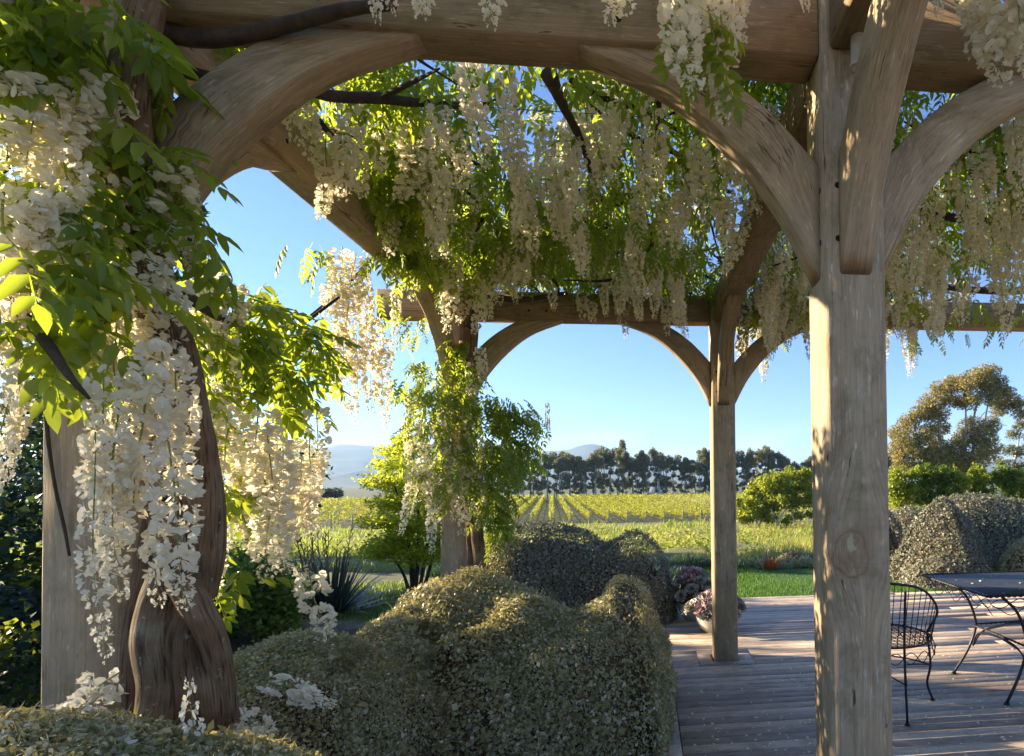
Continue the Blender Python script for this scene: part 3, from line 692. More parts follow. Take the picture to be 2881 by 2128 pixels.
    for b in B:
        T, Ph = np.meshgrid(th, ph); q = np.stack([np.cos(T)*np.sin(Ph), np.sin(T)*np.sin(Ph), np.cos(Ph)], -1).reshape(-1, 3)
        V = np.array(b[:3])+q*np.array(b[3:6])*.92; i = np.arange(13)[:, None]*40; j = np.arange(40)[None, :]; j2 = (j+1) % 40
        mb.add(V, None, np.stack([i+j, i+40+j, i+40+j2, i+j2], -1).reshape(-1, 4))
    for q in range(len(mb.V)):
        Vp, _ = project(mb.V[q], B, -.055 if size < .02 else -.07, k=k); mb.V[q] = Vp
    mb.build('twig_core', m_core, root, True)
    return root
def dome(dx, dy, Y, rx, ry, zb=-.2, p=2.3):
    q = at(dx, dy, Y); return (q.x, Y, zb, rx, ry, q.z-zb, p)
H1 = [dome(975, 1285, 2.25, .46, .60), dome(1090, 1300, 2.15, .50, .70), dome(1350, 1305, 2.45, .21, .50), dome(1210, 1375, 1.75, .50, .66), dome(1395, 1372, 2.2, .21, .75), dome(880, 1410, 1.8, .46, .75), dome(1000, 1430, 1.45, .55, .55), dome(790, 1448, 1.35, .40, .5)]
hedge('clipped_hedge', 'large rounded clipped hedge with two humps beside the deck edge', H1, 115000, .0200, m_hedge, hollow=.7, seed=3, group=None, k=.085, lump=.03)
H2 = [dome(640, 1415, 1.0, .36, .42), dome(520, 1500, .55, .5, .4), dome(800, 1480, .95, .4, .5)]
hedge('clipped_hedge', 'small clipped hedge hump in front of the dry grass behind the twisted trunks', H2, 56000, .0140, m_hedge, hollow=.35, seed=9, k=.08)
H3 = []
for x, y in ((-150, 1575), (20, 1572), (190, 1585), (370, 1590), (540, 1600), (700, 1610)):
    q = at(x, y, -.34); H3.append((q.x, -.62, -.2, .34, .36, q.z+.105, 2.6))
hedge('clipped_hedge', 'low brown hedge strip along the front at the foot of the vine post', H3, 90000, .0125, m_hedge, seed=15, k=.06)
H4 = [dome(1140, 1152, 5.3, .62, .60), dome(1240, 1160, 5.3, .55, .6), dome(1390, 1180, 5.15, .30, .5), dome(1320, 1210, 5.1, .5, .5), dome(1430, 1240, 5.1, .22, .5)]
hedge('clipped_hedge', 'dark grey-green clipped hedge with a wavy top behind the front hedge', H4, 52000, .026, m_hedgeg, seed=21, k=.08)
hedge('clipped_hedge', 'little tan clipped ball peeping out at the left end of the wavy hedge', [dome(1092, 1168, 5.0, .22, .3)], 6000, .025, m_hedge, seed=23)
hedge('clipped_hedge', 'pointed clipped hedge behind the deck beside the front post', [dome(2058, 1086, 7.4, .98, .85, p=1.28), dome(2070, 1225, 6.9, .66, .42, p=2.0)], 34000, .032, m_hedgeg, seed=31, k=.06)
hedge('clipped_hedge', 'long dark wave-topped hedge behind the pointed hedge', [dome(1985, 1112, 10.2, .8, .8), dome(2120, 1082, 10.4, 1.3, .9), dome(2260, 1098, 10.2, 1.4, .9), dome(2420, 1100, 10.2, 1.3, .9)], 34000, .042, m_hedgeg, seed=35)
hedge('clipped_hedge', 'rounded grey hedge at the right edge behind the table', [dome(2275, 1168, 6.9, .72, .6, p=1.9), dome(2400, 1180, 6.9, .8, .6, p=2.0)], 20000, .030, m_hedge, seed=37)
hedge('clipped_hedge', 'small grey hedge seen just right of the front post', [dome(1938, 1118, 8.6, .30, .4, p=2.0)], 5000, .034, m_hedgeg, seed=39)

# ------------------------------------------------------------------ wisteria on the left front post
v1 = Vine('wisteria_vine', 'white wisteria with thick twisted trunks climbing the left front post')
Yt = -.20
def tr(pts, rad, mat, nm='trunk', bump=.10, Y=Yt, seg=14, tw=1.2):
    mb = MB(); tube(mb, [tuple(at(p[0], p[1], Y+(p[2] if len(p) > 2 else 0))) for p in pts], rad, len(pts)*10, seg, bump, random.randint(0, 99), twist=tw); return mb.build(nm, mat, v1.root, True)
tr([(352, 1700, .02), (348, 1580, 0), (356, 1490, -.02), (338, 1400, -.01), (345, 1320, .0), (370, 1250, .02), (392, 1160, .05)], [.062, .056, .052, .050, .046, .042, .036], m_lichenbark, bump=.09)
tr([(430, 1700, .02), (425, 1590, .01), (408, 1500, -.02), (392, 1410, -.01), (408, 1330, .02), (396, 1260, .03), (385, 1180, .05)], [.042, .038, .034, .036, .036, .032, .03], m_bark, bump=.10)
tr([(470, 1700, .04), (462, 1600, .03), (452, 1510, .0), (432, 1440, .02), (424, 1380, .03), (440, 1290, .06), (436, 1200, .08)], [.036, .034, .034, .030, .026, .028, .028], m_bark, bump=.10)
tr([(500, 1690, .06), (496, 1580, .05), (484, 1480, .02), (466, 1400, -.01), (434, 1330, -.05), (398, 1275, -.05), (366, 1210, .0), (345, 1120, .05)], [.030, .029, .030, .031, .034, .034, .030, .028], m_bark, bump=.10)
tr([(388, 1700, .05), (380, 1600, .05), (374, 1500, .04), (372, 1400, .04), (382, 1300, .06), (400, 1200, .08)], [.030, .028, .026, .025, .025, .025], m_bark, bump=.10)
tr([(312, 1660, .05), (300, 1540, .05), (292, 1430, .06), (305, 1320, .08), (322, 1200, .10), (350, 1080, .12)], [.034, .030, .026, .024, .024, .024], m_bark)
tr([(428, 1300, .10), (440, 1210, .08), (442, 1110, .08), (430, 1000, .10), (412, 880, .12), (385, 760, .1), (345, 650, .08), (310, 540, .05), (290, 400, .04), (280, 240, .04), (300, 100, .04), (330, -60, .05)], [.046, .052, .050, .046, .046, .046, .048, .050, .050, .048, .046, .042], m_bark, bump=.10)
tr([(400, 1180, .06), (408, 1060, .06), (392, 900, .08), (350, 760, .05), (300, 640, .02), (262, 540, .02), (240, 400, 0)], [.036, .040, .038, .036, .036, .034, .030], m_bark, bump=.10)
branch(v1.root, [A(196, 872, -.45), A(150, 820, -.46), A(110, 760, -.45), A(60, 700, -.4), A(0, 640, -.35)], [.003, .008, .011, .012, .012])
branch(v1.root, [A(97, 830, -.118), A(104, 950, -.114), A(120, 1060, -.113), A(140, 1150, -.112), A(152, 1215, -.112)], [.006, .005, .004, .004, .003])
branch(v1.root, [A(330, 60, .0), A(420, 82, -.02), A(520, 78, -.05), A(640, 50, -.10), A(760, 20, -.14), A(860, 10, -.2)], [.035, .026, .022, .020, .018, .014])
branch(v1.root, [A(300, 120, .0), A(380, 150, .02), (A(440, 165, .05)), A(520, 178, .1), A(640, 150, .3)], [.03, .022, .018, .015, .012])
branch(v1.root, [A(240, 150, -.1), A(120, 240, -.2), A(40, 330, -.25), A(-40, 400, -.3)], [.03, .02, .016, .012])
branch(v1.root, [A(400, 640, .2), A(470, 690, .5), A(560, 720, .8), A(650, 712, 1.1), A(740, 650, 1.4)], [.02, .014, .011, .009, .007])
# racemes: x, top, bottom, plane, width
for (x, a, b_, Y, w) in [
    (350, 355, 560, -.16, 1.5), (320, 380, 600, -.12, 1.1), (395, 400, 590, -.10, 1.0), (285, 500, 720, -.14, 1.0), (330, 560, 800, -.20, 1.05), (372, 620, 900, -.16, 1.05), (300, 600, 830, -.2, .95),
    (350, 760, 1060, -.34, 1.05), (388, 800, 1090, -.30, .95), (315, 800, 1110, -.36, 1.1), (372, 980, 1330, -.40, 1.0), (335, 1030, 1330, -.36, .8), (250, 700, 980, -.28, .95), (140, 330, 520, -.36, 1.0), (90, 420, 620, -.4, 1.0), (170, 470, 680, -.34, .9), (230, 400, 600, -.26, .9), (260, 560, 780, -.25, .85), (40, 640, 860, -.38, .8), (205, 620, 860, -.3, .7), (290, 330, 500, -.2, .9), (225, 800, 1180, -.40, .9),
    (255, 850, 1230, -.40, 1.05), (205, 960, 1440, -.46, .85), (240, 980, 1320, -.42, .85), (275, 960, 1190, -.36, .9),
    (12, 160, 340, -.45, 1.5), (70, 175, 350, -.42, 1.5), (120, 185, 340, -.38, 1.3), (175, 165, 320, -.32, 1.25), (225, 170, 290, -.28, 1.25), (205, 230, 380, -.26, 1.0), (30, 250, 420, -.35, 1.4), (100, 300, 440, -.3, 1.1), (150, 280, 400, -.3, 1.1),
    (15, 440, 700, -.45, 1.45), (60, 430, 660, -.4, 1.2), (-5, 600, 900, -.45, 1.1), (35, 560, 800, -.4, 1.0), (20, 760, 1050, -.3, .95), (8, 900, 1180, -.35, .9), (45, 850, 1000, -.3, .7), (175, 560, 760, -.15, 1.0), (150, 380, 520, -.2, .9)]:
    v1.rac(x, a, b_, Y, w*(.80 if x > 230 or b_ < 720 else .62), RACEME_BIG if w > .9 else RACEME_LOOSE)
for (x, a, b_, Y, w) in [
    (470, 600, 740, .55, 1.1), (510, 620, 760, .6, 1.0), (455, 640, 760, .5, .9), (490, 740, 960, .5, .9), (470, 860, 1020, .4, .8), (520, 880, 1090, .6, 1.0), (560, 890, 1230, .55, 1.15), (590, 930, 1270, .5, 1.15), (545, 960, 1200, .7, 1.1),
    (615, 960, 1230, .7, 1.05), (640, 1000, 1200, .8, .9), (575, 1050, 1260, .6, 1.0), (525, 1010, 1200, .6, .9), (695, 890, 1100, .9, .85), (680, 960, 1180, .85, .9), (660, 1010, 1200, .8, .9), (500, 950, 1100, .4, .9),
    (468, 1180, 1300, .1, .7), (655, 1240, 1290, .5, .5)]:
    v1.rac(x, a, b_, Y, w)
v1.rac(672, 1262, 1405, .35, .95, RACEME_BIG, (.05, -.28))
# racemes resting on the hedge at its foot
for (x, y, Y, L_, ty, w) in [(250, 1480, -.44, .12, .9, .8), (215, 1530, -.5, .10, .9, .75), (590, 1490, -.10, .15, -1.25, .55), (625, 1510, -.10, .13, -1.2, .5), (530, 1562, -.2, .09, -.9, .55)]:
    v1.racp(at(x, y, Y), L_, w, RACEME_BIG, (0, ty))
v1.rac(420, 1600, 1490, -.55, .35, RACEME_LOOSE, (3.0, .1))
# leaves of this vine: x, y, plane, half width, half height (m), number
for (x, y, Y, rw, rh, n) in [
    (80, 20, -.40, .22, .13, 60), (170, 50, -.25, .12, .11, 36), (20, 70, -.45, .10, .09, 22), (330, 110, -.15, .06, .06, 10), (320, 165, -.12, .06, .04, 9),
    (60, 375, -.30, .10, .04, 14), (240, 230, -.18, .05, .05, 8), (270, 300, -.2, .09, .06, 18), (330, 320, -.18, .08, .05, 12), (120, 470, -.3, .10, .06, 16), (190, 420, -.25, .09, .06, 14), (230, 480, -.25, .06, .07, 12), (280, 430, -.2, .06, .07, 10),
    (400, 455, -.12, .05, .09, 10), (385, 530, -.10, .05, .05, 8), (150, 560, -.42, .09, .06, 12), (200, 540, -.35, .06, .06, 10), (240, 610, -.3, .05, .08, 10), (140, 700, -.4, .10, .04, 12), (60, 730, -.35, .10, .04, 9), (200, 700, -.3, .06, .05, 8),
    (250, 640, .25, .10, .15, 18), (300, 420, .15, .1, .2, 22), (30, 560, .2, .15, .3, 26), (330, 700, .15, .06, .12, 10), (60, 200, .1, .3, .3, 40), (200, 150, .1, .12, .2, 20), (290, 180, 0, .05, .12, 10)]:
    P = cl_at(x, y, Y, rw, rh, max(3, int(n*.62)), .12); v1.leaves(P, .92 if Y < .1 else .75, pitch=(-.2, 1.1), short=True)
for (x, y, Y, rw, rh, n) in [
    (460, 640, .6, .10, .09, 22), (530, 690, .7, .18, .07, 40), (610, 730, .9, .20, .08, 50), (680, 770, 1.1, .10, .11, 26), (470, 740, .6, .09, .10, 22), (550, 790, .7, .20, .10, 50), (630, 840, .9, .14, .10, 34), (440, 860, .4, .05, .10, 14), (500, 870, .6, .08, .08, 16),
    (600, 900, .8, .09, .08, 16), (430, 710, .4, .06, .10, 16), (560, 650, .8, .08, .05, 8), (640, 660, 1.0, .08, .07, 8), (460, 1000, .45, .05, .16, 20), (455, 1130, .4, .04, .16, 20), (520, 1240, .4, .06, .02, 6), (500, 1275, .3, .05, .02, 5), (615, 950, .9, .03, .04, 4), (480, 580, .7, .03, .03, 3)]:
    P = cl_at(x, y, Y, rw, rh, max(3, int(n*.8)), .2); v1.leaves(P, .8, pitch=(-.5, 1.0), short=True)
# part of the canopy over the camera, hanging below the front beam
for k in range(110):
    p = (RNG.uniform(-1.0, 1.4), RNG.uniform(-1.9, -.15), RNG.uniform(3.14, 3.5)); v1.leaves([p], 1.0)
for (x, y1, Y, w) in [(1350, 50, -.35, .8), (1365, 30, -.4, .8), (1075, 55, -.4, .7), (925, 32, -.45, .7), (905, 18, -.4, .6), (818, 52, -.35, .45), (810, 20, -.35, .5), (845, 22, -.3, .5)]:
    v1.rac(x, -120, y1, Y, w)
v1.finish(290)

# ------------------------------------------------------------------ wisteria on the far left post, roofing the first bay
v2 = Vine('wisteria_vine', 'white wisteria climbing the far left post and roofing the left bay')
def tr2(pts, rad, nm='trunk', mat=None, bump=.13):
    mb = MB(); tube(mb, [A(p[0], p[1], p[2]) for p in pts], rad, len(pts)*8, 12, bump, random.randint(0, 99)); return mb.build(nm, mat or m_bark, v2.root, True)
tr2([(1052, 1280, 3.15), (1046, 1200, 3.12), (1036, 1130, 3.10), (1018, 1080, 3.06), (1012, 1000, 3.08), (1018, 900, 3.10), (1015, 820, 3.14), (1024, 730, 3.15), (1022, 650, 3.12), (1045, 590, 3.05), (1085, 560, 2.9)], [.055, .05, .045, .042, .045, .05, .062, .075, .065, .042, .03])
tr2([(1030, 1280, 3.15), (1026, 1180, 3.14), (1022, 1090, 3.14), (1030, 1000, 3.12)], [.03, .026, .025, .025])
tr2([(1040, 1150, 3.04), (1015, 1120, 2.98), (1006, 1112, 2.95)], [.02, .018, .012], 'branch')
tr2([(1024, 720, 3.1), (1060, 655, 3.15), (1140, 655, 3.2), (1240, 640, 3.2)], [.04, .03, .022, .014], 'branch', m_darkbark)
tr2([(1040, 610, 3.1), (1120, 540, 2.6), (1200, 505, 2.3), (1280, 480, 2.1), (1340, 440, 1.9), (1420, 400, 1.7), (1500, 330, 1.5), (1560, 270, 1.2)], [.045, .042, .04, .038, .035, .028, .02, .015], 'branch', m_darkbark)
tr2([(1340, 445, 1.9), (1420, 405, 2.0), (1500, 400, 2.1), (1600, 420, 2.2)], [.03, .02, .018, .014], 'branch', m_darkbark)
tr2([(1200, 165, .35), (1230, 230, .6), (1270, 310, .9), (1300, 400, 1.3), (1320, 450, 1.8)], [.032, .020, .016, .013, .01], 'branch', m_darkbark)
tr2([(600, 150, .3), (700, 205, .45), (830, 215, .6), (920, 225, .7), (1040, 230, .9), (1150, 200, 1.0)], [.016, .020, .022, .018, .012, .006], 'branch', m_darkbark)
tr2([(830, 215, .6), (900, 180, .5), (960, 150, .35)], [.012, .010, .003], 'branch', m_darkbark)
tr2([(690, 255, .7), (730, 300, .8), (790, 330, 1.0), (870, 380, 1.3)], [.012, .011, .009, .006], 'branch', m_darkbark)
tr2([(1250, 180, .4), (1320, 215, .7), (1370, 230, .8), (1440, 260, 1.0), (1500, 300, 1.2)], [.016, .014, .012, .01, .008], 'branch', m_darkbark)
tr2([(1380, 250, .9), (1385, 330, 1.3), (1400, 400, 1.8)], [.010, .009, .008], 'branch', m_darkbark)
tr2([(1590, 230, .9), (1560, 300, 1.3), (1480, 380, 1.9)], [.014, .011, .008], 'branch', m_darkbark)
for k in range(34):
    x, y = random.uniform(.0, 2.1), random.uniform(.3, 3.2); a = random.uniform(0, 6.28); z = random.uniform(3.08, 3.3); l = random.uniform(.4, .9)
    branch(v2.root, [(x, y, z), (x+l*.5*math.cos(a), y+l*.5*math.sin(a), z+random.uniform(-.12, .1)), (x+l*math.cos(a+.4), y+l*math.sin(a+.4), z+random.uniform(-.2, .1))], [.004, .013, .003], n=9, seg=6)
for (x, a, b_, Y, w) in [
    (915, 265, 450, 1.05, 1.25), (895, 290, 430, 1.1, 1.0), (935, 300, 440, 1.15, .9), (985, 345, 520, 1.6, 1.0), (960, 400, 540, 1.7, 1.0), (1050, 340, 470, 1.5, .9), (1040, 420, 560, 2.0, 1.0), (1105, 150, 330, .7, .8), (1115, 240, 430, .9, 1.0), (1130, 400, 560, 1.8, 1.0), (1085, 490, 660, 2.3, 1.25),
    (1140, 460, 625, 2.2, 1.2), (1178, 490, 640, 2.5, 1.0), (1290, 190, 420, .9, 1.35), (1262, 230, 400, 1.0, 1.0), (1335, 200, 400, 1.1, .95), (1310, 260, 430, 1.2, 1.0), (1237, 450, 560, 2.2, 1.0), (1432, 355, 465, 1.6, .9), (1395, 410, 490, 1.9, .9), (1550, 330, 500, 1.5, .95), (1530, 440, 560, 1.9, .85), (1570, 380, 470, 1.7, .9),
    (1291, 540, 635, 2.7, .9), (985, 550, 735, 2.2, 1.1), (918, 540, 655, 2.1, .9), (890, 480, 620, 1.9, 1.0), (860, 430, 560, 1.6, 1.0), (940, 450, 600, 2.0, 1.0), (1185, 240, 390, .95, .9), (1220, 300, 420, 1.2, .9), (845, 380, 540, 1.5, .9), (830, 260, 380, .9, .9),
    (1340, 470, 560, 2.1, 1.0), (1370, 500, 640, 2.4, 1.0), (1320, 500, 600, 2.3, .9), (1475, 440, 560, 2.2, 1.0), (1440, 480, 560, 2.3, 1.0), (1210, 620, 680, 3.1, .8), (1270, 640, 700, 3.1, .9), (1290, 660, 705, 3.1, .9), (1350, 630, 712, 3.15, .6), (1390, 640, 700, 3.15, .6),
    (1700, 560, 750, 2.75, 1.1), (1725, 560, 700, 2.8, 1.0), (1680, 580, 700, 2.7, .9), (1660, 600, 680, 2.7, .8), (1640, 500, 600, 2.4, 1.0), (1740, 620, 740, 2.8, .6)]:
    v2.rac(x, a, b_, Y, w*.95)
# outside the left beam, in the sun
for (x, a, b_, Y, w) in [(745, 545, 740, 1.9, 1.1), (775, 560, 700, 1.9, 1.0), (745, 720, 925, 1.95, 1.05), (762, 640, 830, 1.9, 1.0), (800, 640, 800, 2.0, .8), (812, 690, 900, 2.05, 1.0), (838, 740, 935, 2.1, 1.0), (780, 740, 860, 2.0, 1.0), (868, 620, 745, 2.3, .6), (720, 620, 700, 1.9, .8), (790, 590, 700, 2.0, .9)]:
    v2.rac(x, a, b_, Y, w)
branch(v2.root, [A(650, 712, 1.9), A(700, 672, 1.9), A(750, 630, 1.92), A(820, 560, 2.0), A(880, 500, 2.0)], [.006, .007, .008, .009, .010])
# random fill of racemes under the roof of leaves
k = 0
while k < 72:
    x, y = RNG.uniform(.15, 2.15), RNG.uniform(.35, 3.25)
    if vnoise(np.array([[x, y, 0]]), 1.6, 4)[0] < -.25: continue
    v2.racp((x, y, RNG.uniform(3.02, 3.2)), RNG.uniform(.14, .5), RNG.uniform(.7, 1.0), None, (random.gauss(0, .11), random.gauss(0, .11))); k += 1
# cluster round the post
for (x, a, b_, Y, w) in [(905, 870, 1010, 3.0, .9), (930, 920, 1120, 2.9, 1.2), (1020, 880, 1060, 2.9, 1.0), (1040, 950, 1170, 2.9, 1.25), (905, 1010, 1170, 2.8, .85), (942, 1030, 1210, 2.8, .9), (990, 970, 1090, 2.85, 1.1), (1012, 1000, 1140, 2.9, 1.0), (1035, 790, 900, 2.95, .9), (1050, 760, 850, 3.0, .8),
    (960, 900, 1060, 2.8, 1.0), (1100, 1000, 1180, 3.1, .8), (1120, 960, 1080, 3.2, .7), (1195, 880, 970, 3.2, .35), (975, 860, 960, 2.85, 1.0), (1060, 1040, 1160, 3.0, .9), (890, 930, 1000, 2.9, .6)]:
    v2.rac(x, a, b_, Y, w)
for (x, y, Y, rw, rh, n) in [(930, 850, 2.95, .30, .12, 70), (990, 870, 2.9, .22, .16, 60), (920, 920, 2.95, .18, .12, 34), (990, 960, 2.9, .26, .2, 60), (960, 1050, 2.9, .22, .2, 44), (940, 800, 3.0, .16, .06, 22), (1000, 760, 3.0, .10, .08, 18), (1020, 810, 2.95, .12, .08, 22),
    (905, 705, 3.0, .09, .10, 16), (1080, 900, 3.05, .22, .18, 90), (1130, 910, 3.1, .18, .16, 60), (1090, 990, 3.05, .22, .22, 90), (1150, 980, 3.15, .10, .14, 24), (1080, 1080, 3.05, .16, .2, 60), (1085, 1140, 3.05, .13, .12, 34), (1040, 1040, 3.0, .12, .25, 40), (890, 1000, 2.9, .1, .1, 14)]:
    v2.leaves(cl_at(x, y, Y, rw, rh, n, .2), .62, out=(0, PB), pitch=(0, 1.2))
for (x, y, Y, rw, rh, n) in [(700, 550, 1.9, .14, .05, 12), (880, 430, 1.6, .20, .14, 60), (850, 350, 1.3, .15, .12, 40), (900, 540, 2.0, .2, .12, 40), (880, 360, 1.3, .2, .1, 30), (860, 540, 1.9, .22, .1, 36), (940, 570, 2.2, .12, .12, 18), (820, 620, 2.0, .05, .04, 4), (730, 700, 1.9, .04, .08, 4)]:
    v2.leaves(cl_at(x, y, Y, rw, rh, n, .2), .72, pitch=(0, 1.1))
n = 3500; P = np.stack([RNG.uniform(.02, 2.2, n), RNG.uniform(.15, 3.5, n), 3.16+RNG.gamma(1.6, .11, n)], -1)
P[:, 2] += .10*vnoise(P*[1, 1, 0], 1.5, 8); d = vnoise(P*[1, 1, 0], 1.35, 12)+.45*vnoise(P*[1, 1, 0], 3.4, 13)
hole = np.exp(-((P[:, 0]-1.0)**2+(P[:, 1]-1.15)**2)/.20)
P = P[(d > -.30) & (RNG.random(n) > hole*.85)]; v2.leaves(P, .78, pitch=(-.3, 1.0))
P = np.stack([RNG.uniform(.2, 2.1, 500), RNG.uniform(.2, 3.1, 500), RNG.uniform(2.9, 3.15, 500)], -1); P = P[vnoise(P, 1.9, 31) > .5]; v2.leaves(P, .72, pitch=(.1, 1.2))
v2.finish(290)

# ------------------------------------------------------------------ wisteria over the right bay
v3 = Vine('wisteria_vine', 'white wisteria roofing the bay right of the front post')
mb = MB(); tube(mb, [(X3-.2, PB-.2, -.15), (X3-.16, PB-.12, .8), (X3-.2, PB-.16, 1.8), (X3-.15, PB-.1, 2.7), (X3-.5, PB-.4, 3.2)], [.07, .06, .055, .05, .035], 40, 12, .12); mb.build('trunk', m_bark, v3.root, True)
for k in range(40):
    x, y = random.uniform(2.3, 6.5), random.uniform(.3, 3.3); a = random.uniform(0, 6.28); z = random.uniform(3.08, 3.3); l = random.uniform(.5, 1.3)
    branch(v3.root, [(x, y, z), (x+l*.5*math.cos(a), y+l*.5*math.sin(a), z+random.uniform(-.15, .08)), (x+l*math.cos(a+.4), y+l*math.sin(a+.4), z+random.uniform(-.25, .1))], [.004, .013, .004], n=9, seg=6)
branch(v3.root, [(2.6, 1.2, 3.1), (3.2, 1.3, 3.0), (3.9, 1.5, 3.06), (4.6, 1.4, 3.05), (5.4, 1.6, 3.1)], [.02, .024, .026, .024, .02])
branch(v3.root, [(5.2, 2.9, 3.2), (4.4, 2.6, 3.0), (3.6, 2.5, 3.02), (2.9, 2.3, 3.1)], [.035, .03, .024, .014])
for (x, a, b_, Y, w) in [(1472, -40, 210, -.38, 1.05), (1490, -60, 150, -.33, .8), (1578, -30, 247, -.30, .85), (1600, -60, 100, -.26, .9), (2170, -100, 175, -.25, 1.35), (2215, -100, 150, -.28, 1.3), (2140, -100, 110, -.2, 1.1), (2235, -60, 170, -.3, .9), (2056, -60, 30, -.3, .5), (1990, 640, 800, 3.3, .7), (1750, -90, 18, -.2, .5)]:
    v3.rac(x, a, b_, Y, w, RACEME_BIG)
k = 0
while k < 125:
    x, y = RNG.uniform(2.35, 6.6), RNG.uniform(.35, 3.75)
    if vnoise(np.array([[x, y, 0]]), 1.3, 44)[0] < -.45 or (k < 110 and not inview((x, y, 2.95))): continue
    v3.racp((x, y, RNG.uniform(2.95, 3.14)), RNG.uniform(.25, .55), RNG.uniform(.75, 1.05)); k += 1
n = 4600; P = np.stack([RNG.uniform(2.25, 6.8, n), RNG.uniform(.1, 3.8, n), 3.1+RNG.gamma(1.5, .09, n)], -1)
d = vnoise(P*[1, 1, 0], 1.3, 52)+.5*vnoise(P*[1, 1, 0], 3.3, 53); P = P[d > -.10]; v3.leaves(P, .78, pitch=(-.2, 1.1))
P = np.stack([RNG.uniform(2.3, 6.5, 600), RNG.uniform(.3, 3.5, 600), RNG.uniform(2.75, 3.12, 600)], -1); P = P[vnoise(P, 1.7, 61) > .0]; v3.leaves(P, .7, pitch=(.1, 1.2))
P = np.stack([RNG.uniform(1.4, 6.5, 160), RNG.uniform(-1.9, -.15, 160), RNG.uniform(3.14, 3.5, 160)], -1); v3.leaves(P, 1.0)
v3.leaves(cl_at(1520, 20, -.3, .05, .10, 10, .06), .8, pitch=(.6, 1.4))
v3.finish(280)
# ------------------------------------------------------------------ wire furniture
m_iron = simple('black_wrought_iron', (.018, .018, .022), .38, .55, .5, noise=(30, [(.4, (.012, .012, .015)), (.75, (.045, .04, .04))]))
m_foot = simple('pale_foot_cap', (.5, .47, .42), .7)
chair = thing('wire_chair', 'black wire barrel chair beside the table, half hidden by the front post', 'chair')
ccx, ccy = 3.10, 2.05; back = math.atan2(-.69, -.72)
def rimh(a):                                   # a = angle from the middle of the back
    a = abs(a); return .885-.05*(a/1.2)**2 if a < 1.2 else .835-(a-1.2)*.26
def cpt(a, r, z): return (ccx+r*math.cos(back+a), ccy+r*math.sin(back+a), z)
AM = 2.35
def wire(path, rad, nm, par, n=None, seg=6, mat=None, tw=0):
    mb = MB(); tube(mb, path, rad, n, seg); return mb.build(nm, mat or m_iron, par, True)
rim = [cpt(a, .375, rimh(a)) for a in np.linspace(-AM, AM, 19)]
rim = [cpt(-AM-.06, .35, .47)]+rim+[cpt(AM+.06, .35, .47)]
wire(rim, .0085, 'top_rail', chair, 70, 8)
mb = MB(); tube(mb, [cpt(a, .34, .465) for a in np.linspace(0, 2*math.pi, 25)], .007, 60, 8); mb.build('seat_rim', m_iron, chair, True)
for a in np.linspace(-AM+.1, AM-.1, 36): wire([cpt(a*.92, .335, .468), cpt(a, .373, rimh(a)-.004)], .0030, 'spoke', chair, 2, 5)
mb = MB()
for k in range(-9, 10):
    o = k*.035; h = math.sqrt(max(.01, .335**2-o*o))
    tube(mb, [(ccx+o, ccy-h, .466), (ccx+o, ccy+h, .466)], .0022, 2, 4); tube(mb, [(ccx-h, ccy+o, .470), (ccx+h, ccy+o, .470)], .0022, 2, 4)
mb.build('seat_mesh', m_iron, chair)
mb = MB(); tube(mb, [cpt(a, .36+.004*math.sin(a*11), .40+.035*math.sin(a*11)) for a in np.linspace(0, 2*math.pi, 133)], .003, 260, 5)
tube(mb, [cpt(a, .355, .40-.035*math.sin(a*11)) for a in np.linspace(0, 2*math.pi, 133)], .003, 260, 5); mb.build('scrolled_apron', m_iron, chair, True)
for (fx, fy, bk) in ((3.13, 1.68, 1), (3.48, 2.07, 0), (2.74, 2.03, 1), (3.09, 2.42, 0)):
    dx, dy = fx-ccx, fy-ccy; L_ = math.hypot(dx, dy); ux, uy = dx/L_, dy/L_
    top = .82 if bk else .47
    pts = [(ccx+ux*.372, ccy+uy*.372, top), (ccx+ux*.352, ccy+uy*.352, .46), (ccx+ux*.372, ccy+uy*.372, .25), (ccx+ux*.345, ccy+uy*.345, .12), (fx, fy, .012)] if not bk else [(ccx+ux*.375, ccy+uy*.375, top), (ccx+ux*.35, ccy+uy*.35, .46), (fx, fy, .012)]
    lg = wire(pts, .0085, 'leg', chair, 20, 8); mbf = MB(); lathe(mbf, [(0, .014), (.012, .012), (.019, .003), (.019, .0), (0, 0)], 12, (fx, fy, 0)); mbf.build('foot', m_iron, lg, True)
L4 = [(3.13, 1.68), (3.48, 2.07), (3.09, 2.42), (2.74, 2.03)]
for i in range(4):
    (x0, y0), (x1, y1) = L4[i], L4[(i+1) % 4]; mx_, my_ = (x0+x1)/2, (y0+y1)/2
    wire([(x0, y0, .24), ((x0+mx_)/2+(ccx-mx_)*.18, (y0+my_)/2+(ccy-my_)*.18, .27), (mx_+(ccx-mx_)*.35, my_+(ccy-my_)*.35, .285), ((x1+mx_)/2+(ccx-mx_)*.18, (y1+my_)/2+(ccy-my_)*.18, .27), (x1, y1, .24)], .005, 'stretcher', chair, 16, 6)

